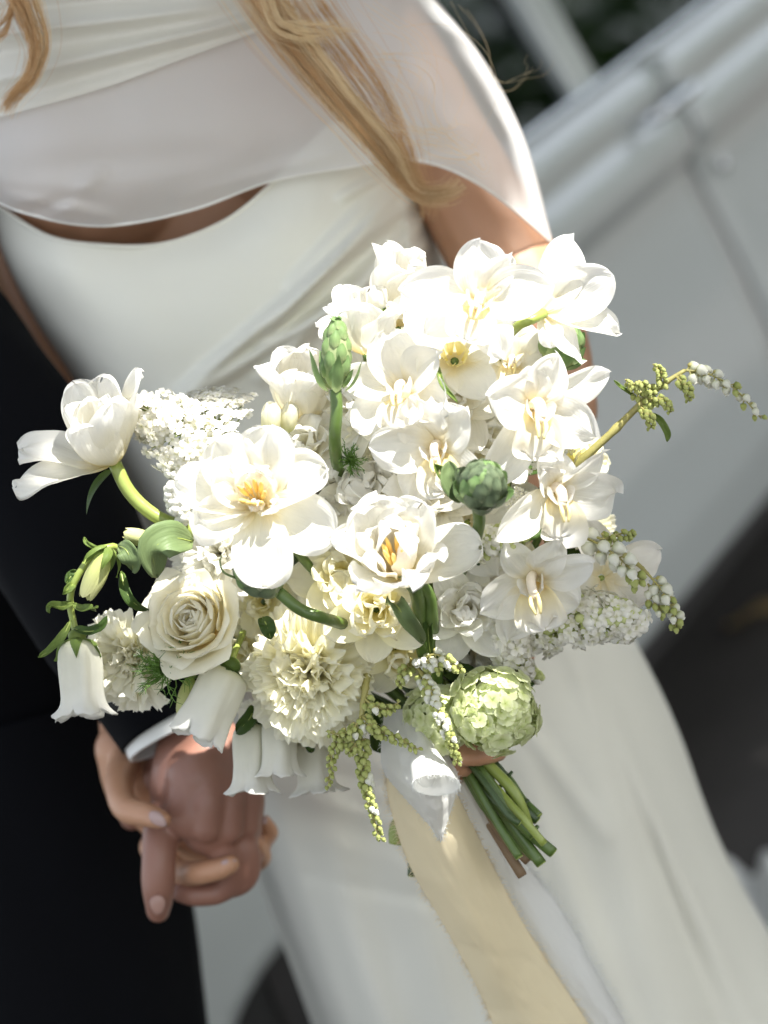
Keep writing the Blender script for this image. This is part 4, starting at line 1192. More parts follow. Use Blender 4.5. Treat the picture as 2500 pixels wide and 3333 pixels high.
def umbel(label, px, py, d, axis, rad, n, seed, mat='floret', size=7, dome=.35, cat="lace flower"):
    root = flower('lace_flower', label, cat, px, py, d, axis)
    rg = random.Random(seed); R = rad * Q
    SV, SF = [], []
    fm = floret_mesh('tiny_floret', mat, size * Q, 5, (74, 88, 100), 3, size * Q * .3)
    for k in range(n):
        q = math.sqrt((k + .5) / n); a = k * 2.39996
        c = Vector((math.cos(a) * q * R, math.sin(a) * q * R, R * (dome * (1 - q * q) + .55)))
        tube_geo(catmull([Vector((0, 0, 0)), c * .5 + Vector((c.x, c.y, 0)) * .14, c], 5), .0005, 4, SV, SF, [], False)
        for j in range(9):
            a2 = j * 2.4; qq = math.sqrt(j / 9) * R * .62 / math.sqrt(n) * 1.7
            p = c + Vector((math.cos(a2) * qq, math.sin(a2) * qq, rg.uniform(0, .001)))
            if k * 9 + j < 300:
                place_dir(root, 'floret', fm, p, Vector((c.x * .5, c.y * .5, R)) + Vector((rg.gauss(0, .3), rg.gauss(0, .3), 0)) * R, rg.random() * 6, rg.uniform(.7, 1.15))
    o = obj('stalks', mesh('stalks', SV, SF, MT['stemlight']), root); o['kind'] = 'stuff'
    autostem(root, .0016)
    return root
def fern_tuft(label, px, py, d, axis, rad, n, seed):
    root = flower('feathery_foliage', label, 'foliage', px, py, d, axis)
    rg = random.Random(seed); R = rad * Q; V, F = [], []
    for k in range(n):
        a = rg.random() * 2 * PI; th = rg.random() * 1.35
        dr = Vector((math.sin(th) * math.cos(a), math.sin(th) * math.sin(a), math.cos(th)))
        b0 = Vector((0, 0, 0)); L = R * rg.uniform(.6, 1.1)
        m = b0 + dr * L * .55 + Vector((rg.gauss(0, .1), rg.gauss(0, .1), rg.gauss(0, .1))) * R
        e = b0 + dr * L + Vector((0, 0, -R * .15))
        tube_geo(catmull([b0, m, e], 5), [.0005, .00045, .0004, .00035, .0003, .0002], 4, V, F, [], False)
        for q in range(3):
            s0 = m.lerp(e, rg.random()); tube_geo([s0, s0 + (dr + Vector((rg.gauss(0, .6), rg.gauss(0, .6), rg.gauss(0, .6)))).normalized() * L * .28], [.00032, .00015], 3, V, F, [], False)
    o = obj('fronds', mesh('fronds', V, F, MT['fern']), root); o['kind'] = 'stuff'
    autostem(root, .0012)
    return root
def leaf(label, pts, W, mat='leaf', up=(0, 0, 1), cup=.5, seed=0, cat='leaf', roll_=0, wob=.002):
    """pts (px,py,d) from the stalk to the tip"""
    sp = catmull([P(*q) for q in pts], 16)
    root = empty('leaf', Matrix.Translation(sp[0])); bpy.context.view_layer.update()
    tag(root, label, cat, 'loose leaves in the bridal bouquet')
    upw = CD(*up); V = []; uv = []; F = []; nu = 8
    for j, p in enumerate(sp):
        t = j / 16; tg = (sp[min(16, j + 1)] - sp[max(0, j - 1)]).normalized()
        sd = tg.cross(upw).normalized(); nn = sd.cross(tg).normalized()
        if roll_:
            rm = Matrix.Rotation(R_(roll_ * t), 3, tg); sd = rm @ sd; nn = rm @ nn
        w = W * Q * max(.04, (t ** .55) * ((1 - t) ** .6) / .46)
        for i in range(nu + 1):
            u = 2 * i / nu - 1
            V.append(p + sd * (u * w) + nn * (cup * w * u * u) + nn * wob * noise.noise(Vector((u, t * 4, seed)))- sp[0]); uv.append((u * .5 + .5, t))
    for j in range(16):
        for i in range(nu):
            a = j * (nu + 1) + i; F.append((a, a + 1, a + nu + 2, a + nu + 1))
    o = obj('blade', mesh('blade', V, F, MT[mat], uv), root); thick(o, .0004)
    V2, F2, _ = tube_geo([p - sp[0] + (-upw) * .0002 for p in sp], [.0006 * (1 - .8 * i / 16) for i in range(17)], 5)
    obj('midrib', mesh('midrib', V2, F2, MT['stemlight']), root)
    return root
def bellmesh(name, mat, s):
    key = ('pb', name, mat, s)
    if key in _cache: return _cache[key]
    V = []; F = []; uv = []; prof = [(.15, -.1), (.62, .1), (.74, .5), (.66, .95), (.36, 1.35), (.30, 1.45), (.44, 1.55)]
    n = 10
    for j, (r, z) in enumerate(prof):
        for i in range(n):
            a = 2 * PI * i / n; k = 1 + .08 * math.cos(5 * a)
            V.append((r * s * k * math.cos(a), r * s * k * math.sin(a), z * s)); uv.append((i / n, j / 6))
    for j in range(len(prof) - 1):
        for i in range(n):
            q, q2 = j * n + i, j * n + (i + 1) % n; F.append((q, q2, q2 + n, q + n))
    F.append(tuple(reversed(range(n))))
    me = mesh(name, V, F, MT[mat], uv); _cache[key] = me; return me
def pieris(label, stem, racemes, seed, sr=.0013, white=.3, leafy=0, bs=11):
    """stem: spine px points; racemes: lists of px points that carry bells"""
    x, y, d = stem[0]
    root = flower('pieris', label, 'pieris sprig', x, y, d, (0, 0, 1))
    rg = random.Random(seed); M = root.matrix_world.inverted(); M3 = M.to_3x3()
    down = Vector((0, 0, -1))
    spm = catmull([P(*q) for q in stem], 24)
    V, F, uv = tube_geo([M @ p for p in spm], [sr * (1.5 - .9 * i / 24) * (1.25 if i % 5 == 0 else 1) for i in range(25)], 8)
    st = obj('stem', mesh('stem', V, F, MT['pstem'], uv), root)
    for ri, (pts, wh, size, dens) in enumerate(racemes):
        sp = catmull([P(*q) for q in pts], 30)
        V, F, uv = tube_geo([M @ p for p in sp], [.0008 * (1 - .5 * i / 30) for i in range(31)], 6)
        L = sum((sp[i + 1] - sp[i]).length for i in range(30))
        nb = int(L / (size * Q * dens)); ring = []
        for k in range(nb):
            t = (k + .5) / nb; i = min(29, int(t * 30)); c = sp[i].lerp(sp[i + 1], t * 30 - i); tg = (sp[i + 1] - sp[i]).normalized()
            s_ = tg.cross(FW).normalized()
            a = k * 2.4 + rg.uniform(-.4, .4)
            n = (s_ * math.cos(a) - FW * math.sin(a)); n = (n + down * .55 + -FW * .25).normalized()
            sz = size * Q * lerp(1.2, .7, t ** 1.5) * rg.uniform(.85, 1.12)
            pl = M @ c; pe = M @ (c + n * sz * .9)
            tube_geo([pl, pe], .00045, 5, V, F, uv, False)
            hang = (n * .6 + down * .8 + tg * .25).normalized()
            w_ = rg.random() < wh * (1.4 - t)
            me = bellmesh('bell', 'pierisw' if w_ else 'pieris', 1.0)
            o = place_dir(root, 'bell', me, pe, M3 @ hang, 0, sz * (1.0 if w_ else .86))
            if k % 2 == 0: ball_geo(pe, sz * .40, V, F, 6, 4, uv=uv)
        obj('raceme_stalk', mesh('raceme_stalk', V, F, MT['pstem']), root)
    return root
def narcissus(label, px, py, d, axis, size, seed, mat='narcissus', inner=11, twist=0, cat='narcissus', outer=6):
    root = flower('narcissus', label, cat, px, py, d, axis, twist)
    rg = random.Random(seed); s = size * Q
    for k in range(outer):
        th = rg.uniform(70, 96)
        put(root, 'petal', petal(mat, s * rg.uniform(.95, 1.12), s * .40, [th - 15, th, th + 6, th + rg.uniform(-10, 14)], (.5, .45), (.55, .62), .002, 0, 12, 14, seed=seed * 30 + k, wave=s * .09, fold=-s * .03), 360 / outer * k + rg.uniform(-8, 8), roll=rg.uniform(-10, 10))
    for k in range(inner):
        t = k / inner
        th = lerp(68, 12, t) + rg.uniform(-10, 10)
        put(root, 'inner_petal', petal(mat, s * lerp(.74, .5, t), s * lerp(.36, .26, t), [th, th - 4, th - 22, th + rg.uniform(-40, 30)], (.9, 1.2), (.55, .32), .002, .001, 12, 12, seed=seed * 30 + 10 + k, ruf=s * .05, rf=3, wave=s * .16), k * 137.5, roll=rg.uniform(-18, 18))
    autostem(root, .0026, 'stem')
    return root
random.seed(11)

# ------------------------------------------------------------------ the bouquet
# --- tulips
tulip('white double tulip at the far left, nodding out on a long curved stem', 372, 1505, 1.655, (-.38, .80, .46), [
    (6, 330, 88, [60, 36, 26, 44], (1.0, .35)), (60, 280, 95, [46, 16, 2]), (118, 290, 95, [42, 14, 2]), (168, 310, 98, [70, 62, 58, 76], (1.0, .5)),
    (200, 325, 96, [76, 72, 70, 86], (.9, .4)), (262, 235, 105, [66, 30, 4, 6], (1.1, .8)), (318, 270, 100, [52, 20, 4], (1.1, .8))],
    [(30, 220, 70, [34, 8, -10], (1, .9)), (95, 230, 72, [30, 6, -6], (1, .9)), (150, 235, 74, [34, 10, -4]), (225, 200, 66, [40, 14, 0]), (285, 170, 58, [34, 12, 16]), (180, 150, 50, [20, 6, -6], (1.2, 1)), (335, 165, 52, [22, 4, -6], (1.2, 1))],
    stam=0, seed=1, stem=1)
ft = bpy.data.objects['tulip']
stemto(ft, [P(372, 1505, 1.655), P(420, 1600, 1.655), P(500, 1675, 1.655), P(610, 1725, 1.66), P(760, 1800, 1.70)], .0042, 'stemlight')
put(ft, 'leaf', petal('leaf', .034, .006, [100, 120, 150], (.8, .4), (.5, .9), .002, -.004, 6, 10, seed=4), 200)
tulip('wide-open white tulip left of centre with orange-yellow stamens', 842, 1640, 1.60, (-.12, .30, .95), [
    (78, 235, 105, [55, 60, 58]), (22, 235, 100, [64, 76, 84]), (-27, 265, 98, [70, 84, 92], (.5, .3)), (-83, 265, 98, [72, 92, 98], (.5, .3)), (208, 215, 85, [66, 80, 84], (.9, .8)), (166, 260, 88, [66, 78, 82]), (122, 230, 100, [60, 66, 64])],
    [(48, 150, 62, [40, 26, 30]), (100, 140, 62, [34, 18, 14]), (150, 165, 66, [52, 54, 56]), (192, 185, 56, [66, 72, 66], (1.3, 1.2)), (262, 90, 36, [40, 10, -20], (1.2, 1.2)), (322, 120, 44, [46, 30, 26])],
    stam=9, seed=2, slen=.022, sspread=.30, twist=0)
tulip('cup-shaped white tulip in the centre showing yellow stamens', 1300, 1865, 1.60, (-.10, .62, .78), [
    (6, 270, 108, [66, 66, 70, 86], (.7, .3)), (50, 270, 110, [44, 22, 8]), (98, 270, 112, [40, 20, 10]), (142, 265, 100, [44, 24, 12]), (185, 265, 80, [54, 36, 26, 34]), (232, 230, 92, [68, 54, 40, 50], (.8, .8)), (290, 225, 105, [68, 46, 26, 30], (1, .9)), (325, 230, 96, [60, 34, 16])],
    [(75, 205, 80, [32, 10, -6]), (125, 205, 80, [32, 12, 0]), (170, 200, 66, [38, 18, 8]), (212, 190, 62, [44, 28, 16]), (20, 200, 76, [38, 14, -4]), (345, 170, 66, [40, 14, -10], (1.2, 1))],
    stam=8, seed=3, slen=.027, sspread=.22, stem=1)
ct = [o for o in COL.objects if o.name.startswith('tulip')][-1]
for a, b_ in (((1352, 1920, 1.615), (1378, 2120, 1.66)), ((1388, 1925, 1.625), (1412, 2110, 1.665))):
    stemto(ct, [P(1310, 1872, 1.605), P(*a), P((a[0] + b_[0]) / 2 + 4, 2010, 1.64), P(*b_), P(1430, 2300, 1.69)], .0042, 'stem')
tulip('tall upright white tulip at the top of the bouquet behind the orchids', 1290, 1060, 1.665, (.02, .93, .36), [
    (-10, 260, 84, [40, 14, 0, 34]), (60, 250, 90, [38, 12, 0]), (120, 270, 90, [38, 10, 0]), (190, 280, 84, [40, 12, 2, -20]), (255, 250, 92, [44, 16, 6]), (305, 250, 88, [40, 14, 12, 40])], [], stam=0, seed=4)
tulip('white tulip at the top left with a broad pointed petal beside the green bud', 1195, 1150, 1.635, (-.12, .90, .42), [
    (-10, 230, 84, [50, 30, 26]), (60, 210, 84, [44, 20, 6]), (130, 220, 90, [40, 14, 0]), (195, 210, 74, [44, 18, 4]), (262, 225, 92, [46, 18, 10]), (320, 220, 84, [50, 34, 34])], [], stam=0, seed=5)
tulip('pale yellow-white tulip behind the tall green bud, left of the stem', 985, 1360, 1.665, (-.04, .86, .5), [
    (0, 240, 90, [44, 18, 4]), (70, 240, 96, [38, 12, -4]), (140, 250, 96, [38, 12, -4]), (200, 240, 84, [46, 20, 10]), (262, 225, 100, [48, 20, 8]), (320, 230, 90, [44, 20, 8])], [], mat='tulip', stam=0, seed=6)
tulip('large blown-out white tulip filling the middle behind the cup-shaped one', 1330, 1600, 1.655, (.0, .55, .83), [
    (20, 260, 115, [54, 40, 40]), (85, 250, 120, [46, 26, 20]), (140, 250, 110, [50, 34, 34]), (200, 230, 95, [58, 52, 60]), (330, 240, 110, [60, 52, 56]), (265, 220, 110, [62, 60, 66])],
    [(60, 190, 80, [36, 14, 0]), (150, 180, 76, [36, 14, 4]), (230, 170, 70, [40, 24, 20])], stam=0, seed=7)
# --- carnations
carnation('white frilly carnation right behind the open left tulip', 1030, 1590, 1.665, (.15, .35, .92), 165, 'carnation_white', 36, 1)
carnation('big cream carnation at the bottom centre with ruffled edges', 1015, 2175, 1.685, (-.08, -.10, .98), 228, 'carnation', 52, 2)
carnation('cream carnation in the sunlit middle below the top orchids', 1250, 1420, 1.665, (.05, .35, .93), 190, 'carnation', 38, 3)
carnation('white frilly carnation tucked under the left tulip, above the rose', 730, 1800, 1.675, (-.3, .1, .95), 165, 'carnation_white', 34, 4)
carnation('white frilled carnation low on the left beside the hanging bell', 440, 2130, 1.695, (-.42, -.25, .87), 165, 'lisianthus', 34, 5, spread=.95)
carnation('small cream carnation at the right behind the lowest white orchid', 1900, 1725, 1.73, (.3, .4, .85), 100, 'carnation', 24, 6)
carnation('dim white carnation under the big cream one, partly hidden', 930, 2340, 1.735, (-.2, -.6, .75), 150, 'lisianthus', 26, 7)
# --- rose
rose('large ivory rose at the lower left of the bouquet', 668, 2045, 1.675, (-.34, .30, .89), 178, n=24, seed=3)
rose('cream rose glowing in full sun left of the middle', 1120, 1460, 1.685, (-.1, .4, .9), 150, n=22, seed=5)
narcissus('white gardenia with rolled inner petals right of the centre tulip', 1505, 1985, 1.66, (.25, .0, .97), 165, 21, mat='carnation_white', inner=13, twist=15, cat='gardenia')
# --- double narcissus
narcissus('pale cream double narcissus just left of the centre tulip', 1120, 1880, 1.665, (-.25, .15, .95), 175, 2)
narcissus('cream double narcissus directly below the centre tulip', 1225, 1985, 1.645, (-.05, -.05, 1), 170, 3, inner=14, twist=25)
narcissus('cream narcissus with a rolled petal above the green pieris sprigs', 1290, 2120, 1.675, (.15, -.35, .92), 150, 5, inner=8, twist=10)
narcissus('white narcissus with loose pointed petals below the gardenia', 1560, 2090, 1.70, (.2, -.4, .88), 165, 6, mat='tulip', inner=5, twist=40)
narcissus('white narcissus between the carnation and the centre tulip', 1180, 1720, 1.675, (-.1, .4, .9), 165, 9, mat='tulip', inner=6, twist=0)
nr = flower('narcissus', 'white narcissus with a short bright yellow cup near the top', 'narcissus', 1480, 1175, 1.63, (.0, .45, .9))
for k, (az, L) in enumerate(((20, 170), (75, 190), (128, 230), (172, 190), (240, 200), (300, 190))):
    put(nr, 'petal', petal('tulip', L * Q, 80 * Q, [62, 74, 80], (.5, .4), (.6, .55), .002, -.001, 12, 12, seed=300 + k, wave=.003), az)
cp_ = petal('yellowcup', 50 * Q, 24 * Q, [50, 18, 30], (1.2, 1.0), (.6, .3), .004, .001, 8, 8, ruf=.001, rf=5, seed=321, fan=.05)
for k in range(6): put(nr, 'cup_lobe', cp_, k * 60)
autostem(nr, .0025)
# --- orchids
orchid('topmost white orchid facing front with yellow and brown throat', 1560, 985, 1.60, (-.02, .22, .97), [(176, 245, 78, T1), (8, 225, 92, T1), (92, 190, 92, T2), (-68, 190, 72, T0), (212, 200, 74, T0), (55, 170, 50, T2)], -105, 150, seed=1)
o2 = orchid('white orchid at the top right edge seen from the side, green stalk in front', 1768, 1022, 1.615, (.35, .30, .88), [(78, 250, 78, [60, 66, 66]), (34, 250, 80, [60, 66, 66]), (-4, 270, 56, [70, 84, 110]), (-50, 190, 42, [70, 86, 92]), (-78, 110, 40, [70, 86, 96])], -60, 90, seed=2, pedicel=False, lip=False)
stemto(o2, [P(1772, 1020, 1.612), P(1730, 1040, 1.605), P(1685, 1062, 1.61), P(1640, 1120, 1.64), P(1600, 1250, 1.69)], .0030, 'stemlight')
orchid('white orchid on the right shoulder with a long drooping left petal', 1735, 1320, 1.60, (.30, -.12, .94), [(238, 265, 78, T0), (168, 180, 84, T2), (72, 165, 70, T2), (22, 250, 60, T0), (-28, 215, 84, T1), (100, 130, 66, T2)], -98, 165, seed=3)
orchid('white orchid on the right edge below the green pine-like bud, tilted down', 1800, 1590, 1.61, (.40, -.22, .88), [(42, 225, 52, T1), (100, 140, 62, [52, 60, 50]), (-6, 225, 86, T1), (212, 235, 60, T0), (128, 100, 50, T2)], -92, 150, seed=4)
orchid('sunlit white orchid left of the top middle, almost blown out', 1320, 1275, 1.61, (-.38, .32, .85), [(160, 215, 58, T1), (100, 190, 84, T2), (32, 170, 76, T2), (-35, 180, 80, T0), (215, 180, 84, T0)], -85, 150, seed=5)
orchid('white orchid above the centre tulip facing slightly down', 1425, 1455, 1.605, (-.25, -.10, .95), [(178, 225, 88, T1), (110, 190, 92, T2), (50, 170, 80, T2), (-42, 190, 82, T0), (-118, 185, 80, T0)], -75, 145, seed=6)
orchid('shaded cream-white orchid at the lower right above the lilac', 1735, 1880, 1.635, (-.15, -.28, .95), [(214, 190, 70, T0), (128, 150, 60, T1), (22, 235, 66, T1), (60, 190, 56, T2), (250, 220, 66, T0), (-25, 170, 80, T0)], -72, 160, seed=7)
orchid('white orchid at the far right behind the white bell sprig', 1960, 1880, 1.68, (.42, .05, .9), [(120, 220, 56, T1), (28, 200, 66, T1), (-20, 180, 66, T0), (-70, 170, 76, T0), (200, 190, 80, T0)], -60, 110, seed=8, lip=False)
orchid('white orchid peeping out between the top orchid and the green bud', 1660, 1180, 1.66, (.1, .3, .94), [(150, 170, 84, T1), (80, 150, 84, T2), (10, 150, 80, T1), (-60, 190, 84, T0), (230, 190, 80, T0)], -95, 110, seed=9)
orchid('white orchid behind the round green bud stem, low in the middle right', 1520, 1700, 1.665, (.1, .1, .98), [(150, 180, 90, T1), (80, 170, 84, T2), (10, 180, 84, T1), (-60, 190, 90, T0), (230, 200, 88, T0)], -95, 110, seed=10, lip=False)
# --- star-of-Bethlehem buds
star_buds('tall pointed green-white flower bud standing up at the upper left', 1092, 1270, 1.605, (.02, .97, .22), 62, 30, [(1092, 1268, 1.605), (1096, 1340, 1.605), (1090, 1420, 1.61), (1096, 1500, 1.63), (1130, 1640, 1.69)], seed=1, long_=5, mat='bractlight', length=3.1)
star_buds('round blue-green bud like a small artichoke right of centre', 1556, 1640, 1.575, (.10, .62, .78), 92, 38, [(1556, 1650, 1.58), (1560, 1700, 1.59), (1545, 1760, 1.61), (1500, 1860, 1.66)], seed=2, long_=4, mat='bract', length=1.6)
star_buds('dark green bud tucked under the open left tulip with a curling tendril', 905, 1925, 1.612, (-.72, .52, .45), 74, 30, [(905, 1925, 1.612), (980, 1985, 1.612), (1065, 2015, 1.62), (1180, 2050, 1.68)], seed=3, long_=4, mat='bract', length=2.0)
star_buds('pale green bud under the top right orchid', 1800, 1195, 1.66, (.35, .85, .4), 88, 24, [(1800, 1195, 1.66), (1780, 1260, 1.67), (1720, 1400, 1.70)], seed=4, long_=3, mat='bractlight', length=1.5)
td = flower('tendril', 'thin curling green tendril beside the rose', 'tendril', 800, 1880, 1.61, (0, 0, 1))
stemto(td, [P(800, 1890, 1.612), P(765, 1880, 1.60), P(728, 1862, 1.60), P(716, 1830, 1.60), P(722, 1808, 1.60)], .0009, 'stem', r1=.0004)
leaf('pale narrow leaf tip poking out left of the artichoke-like bud', [(1500, 1610, 1.60), (1450, 1550, 1.59), (1412, 1510, 1.585)], 20, 'leaflight')
leaf('broad green bract standing left of the artichoke-like bud', [(1510, 1625, 1.585), (1470, 1570, 1.575), (1462, 1500, 1.575)], 34, 'leafgrey', cup=.8)
# --- bell flowers and their greens at the left
bellflower('white bellflower hanging at the far lower left with scalloped rim', 252, 2080, 1.67, (.09, -.98, .15), 265, 74, [(252, 2080, 1.67), (238, 2020, 1.67), (228, 1960, 1.668), (240, 1900, 1.665), (300, 1810, 1.665), (380, 1780, 1.67), (520, 1850, 1.70)], seed=1, sepL=.42)
bellflower('white pointed bellflower hanging below the rose', 745, 2175, 1.672, (-.42, -.88, .2), 265, 88, [(745, 2175, 1.672), (765, 2120, 1.675), (800, 2040, 1.70)], lobes=5, seed=2, flare=.75, sepmat='leaf', sepL=.36)
bellflower('shaded white bellflower hanging beside the groom hand, left of two', 815, 2350, 1.715, (.02, -.98, .1), 250, 66, [(815, 2350, 1.715), (820, 2300, 1.72)], seed=3, flare=1.05, sepmat='leaf', sepL=.3)
bellflower('shaded white bellflower hanging beside the groom hand, right of two', 905, 2330, 1.705, (.02, -.98, .1), 210, 60, [(905, 2330, 1.705), (900, 2280, 1.71)], seed=4, flare=1.0, sepmat='leaf', sepL=.3)
bellflower('shaded white bellflower hanging behind the pieris sprig', 1010, 2400, 1.735, (.12, -.96, .1), 200, 66, [(1010, 2400, 1.735), (1010, 2350, 1.74)], seed=5, flare=1.1, sepmat='leaf', sepL=.3)
budobj('pale green closed bud hanging in the arch of the left stem', 352, 1790, 1.655, (-.42, -.90, .1), 185, 34, sep=5)
budobj('yellow-green closed bud pointing left above the folded leaf', 520, 1772, 1.655, (-.94, .32, .15), 130, 30, stempts=[(520, 1772, 1.655), (580, 1790, 1.67), (680, 1820, 1.70)])
budobj('long pale green bud hanging left of the pointed bellflower', 625, 2200, 1.68, (-.22, -.97, .1), 150, 34, stempts=[(625, 2200, 1.68), (650, 2140, 1.70)])
budobj('pale yellow ruffled bud above the open left tulip', 880, 1420, 1.64, (.05, .96, .3), 120, 40, mat='lisianthus', stempts=[(880, 1420, 1.64), (900, 1500, 1.68)])
budobj('pale yellow bud with thin green threads near the leaning tulip stem', 935, 1410, 1.645, (.15, .95, .3), 110, 36, mat='lisianthus', stempts=[(935, 1410, 1.645), (940, 1500, 1.68)])
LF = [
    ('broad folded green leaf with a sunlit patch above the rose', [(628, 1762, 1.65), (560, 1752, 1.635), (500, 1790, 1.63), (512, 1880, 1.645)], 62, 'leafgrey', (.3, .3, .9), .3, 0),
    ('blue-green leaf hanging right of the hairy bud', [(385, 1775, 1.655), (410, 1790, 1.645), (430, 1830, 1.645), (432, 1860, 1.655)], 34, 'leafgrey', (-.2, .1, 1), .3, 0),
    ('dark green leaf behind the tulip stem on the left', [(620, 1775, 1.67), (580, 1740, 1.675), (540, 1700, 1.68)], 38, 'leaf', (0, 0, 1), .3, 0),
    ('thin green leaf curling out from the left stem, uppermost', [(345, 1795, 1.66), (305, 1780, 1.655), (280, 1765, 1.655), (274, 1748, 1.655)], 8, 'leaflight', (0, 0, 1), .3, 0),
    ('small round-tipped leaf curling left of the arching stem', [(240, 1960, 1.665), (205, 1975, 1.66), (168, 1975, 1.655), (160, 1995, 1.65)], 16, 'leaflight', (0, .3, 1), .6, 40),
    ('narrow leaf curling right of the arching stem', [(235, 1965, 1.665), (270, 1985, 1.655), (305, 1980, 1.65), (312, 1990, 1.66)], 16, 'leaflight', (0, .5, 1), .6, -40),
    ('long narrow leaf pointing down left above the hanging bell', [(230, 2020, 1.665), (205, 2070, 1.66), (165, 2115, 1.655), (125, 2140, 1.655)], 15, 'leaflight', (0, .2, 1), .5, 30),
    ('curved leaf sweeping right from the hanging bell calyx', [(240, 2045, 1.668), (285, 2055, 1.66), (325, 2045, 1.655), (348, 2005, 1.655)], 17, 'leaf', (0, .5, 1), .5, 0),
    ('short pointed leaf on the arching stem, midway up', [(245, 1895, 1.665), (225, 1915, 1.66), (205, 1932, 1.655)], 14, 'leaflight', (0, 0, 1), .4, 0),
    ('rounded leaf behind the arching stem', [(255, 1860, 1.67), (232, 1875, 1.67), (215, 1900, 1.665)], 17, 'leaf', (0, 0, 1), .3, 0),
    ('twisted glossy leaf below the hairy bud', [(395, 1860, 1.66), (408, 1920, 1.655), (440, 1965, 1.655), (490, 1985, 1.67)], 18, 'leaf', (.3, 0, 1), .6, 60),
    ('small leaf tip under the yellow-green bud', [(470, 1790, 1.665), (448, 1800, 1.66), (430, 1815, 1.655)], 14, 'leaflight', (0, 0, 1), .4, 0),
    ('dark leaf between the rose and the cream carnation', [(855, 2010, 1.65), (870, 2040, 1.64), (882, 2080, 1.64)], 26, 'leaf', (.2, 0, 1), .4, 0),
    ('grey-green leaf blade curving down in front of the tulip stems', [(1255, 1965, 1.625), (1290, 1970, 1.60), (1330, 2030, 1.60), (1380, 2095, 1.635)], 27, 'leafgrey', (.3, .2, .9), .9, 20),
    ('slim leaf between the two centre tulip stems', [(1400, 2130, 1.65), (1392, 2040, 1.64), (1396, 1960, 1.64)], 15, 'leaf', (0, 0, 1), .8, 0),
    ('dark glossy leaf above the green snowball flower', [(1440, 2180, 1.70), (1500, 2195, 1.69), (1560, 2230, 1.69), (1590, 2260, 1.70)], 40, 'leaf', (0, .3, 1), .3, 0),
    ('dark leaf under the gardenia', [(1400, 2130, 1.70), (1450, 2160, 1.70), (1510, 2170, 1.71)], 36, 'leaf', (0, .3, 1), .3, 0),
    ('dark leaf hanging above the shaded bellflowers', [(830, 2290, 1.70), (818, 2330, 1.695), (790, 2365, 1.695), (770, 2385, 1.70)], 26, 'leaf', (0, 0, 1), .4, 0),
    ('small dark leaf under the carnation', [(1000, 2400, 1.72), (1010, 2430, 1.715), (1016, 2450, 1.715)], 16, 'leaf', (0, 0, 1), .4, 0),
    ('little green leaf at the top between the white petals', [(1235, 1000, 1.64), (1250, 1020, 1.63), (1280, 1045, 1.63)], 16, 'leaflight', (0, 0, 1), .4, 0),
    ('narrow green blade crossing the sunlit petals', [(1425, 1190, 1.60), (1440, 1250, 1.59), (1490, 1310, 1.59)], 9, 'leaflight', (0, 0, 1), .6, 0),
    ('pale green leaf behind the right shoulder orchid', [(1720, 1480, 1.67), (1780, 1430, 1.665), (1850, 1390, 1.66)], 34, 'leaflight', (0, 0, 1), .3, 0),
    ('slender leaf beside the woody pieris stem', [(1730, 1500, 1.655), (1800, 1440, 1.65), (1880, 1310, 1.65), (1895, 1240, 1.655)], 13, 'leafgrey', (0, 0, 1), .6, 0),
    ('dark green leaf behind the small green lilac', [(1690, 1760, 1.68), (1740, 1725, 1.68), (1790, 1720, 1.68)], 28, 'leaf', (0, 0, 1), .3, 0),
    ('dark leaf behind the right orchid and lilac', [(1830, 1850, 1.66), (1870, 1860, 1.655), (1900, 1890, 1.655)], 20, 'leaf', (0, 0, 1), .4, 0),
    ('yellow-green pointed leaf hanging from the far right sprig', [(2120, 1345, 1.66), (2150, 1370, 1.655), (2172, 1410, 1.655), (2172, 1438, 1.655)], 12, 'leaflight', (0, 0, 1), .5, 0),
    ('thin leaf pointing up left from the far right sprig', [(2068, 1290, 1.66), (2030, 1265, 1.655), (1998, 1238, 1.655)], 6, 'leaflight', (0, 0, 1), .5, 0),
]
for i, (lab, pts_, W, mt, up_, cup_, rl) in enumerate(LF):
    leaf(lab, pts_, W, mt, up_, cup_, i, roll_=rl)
# inner greenery seen in the gaps
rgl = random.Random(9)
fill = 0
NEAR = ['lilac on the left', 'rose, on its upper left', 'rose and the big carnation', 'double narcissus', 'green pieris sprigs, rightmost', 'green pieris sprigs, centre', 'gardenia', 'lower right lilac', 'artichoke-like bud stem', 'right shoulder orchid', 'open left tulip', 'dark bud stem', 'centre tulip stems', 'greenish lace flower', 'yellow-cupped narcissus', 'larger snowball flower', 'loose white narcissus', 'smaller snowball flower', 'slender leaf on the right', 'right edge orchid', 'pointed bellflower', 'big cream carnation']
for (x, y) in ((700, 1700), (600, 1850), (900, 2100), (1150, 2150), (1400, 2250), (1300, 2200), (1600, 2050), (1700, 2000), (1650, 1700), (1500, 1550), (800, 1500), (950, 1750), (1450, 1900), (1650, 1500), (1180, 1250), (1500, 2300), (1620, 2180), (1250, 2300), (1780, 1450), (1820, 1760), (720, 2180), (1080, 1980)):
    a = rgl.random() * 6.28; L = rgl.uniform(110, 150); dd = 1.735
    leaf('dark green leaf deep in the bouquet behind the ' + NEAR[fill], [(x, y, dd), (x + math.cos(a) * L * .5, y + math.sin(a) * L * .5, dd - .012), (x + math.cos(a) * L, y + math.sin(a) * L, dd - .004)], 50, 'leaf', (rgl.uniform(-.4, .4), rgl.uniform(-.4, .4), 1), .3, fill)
    fill += 1
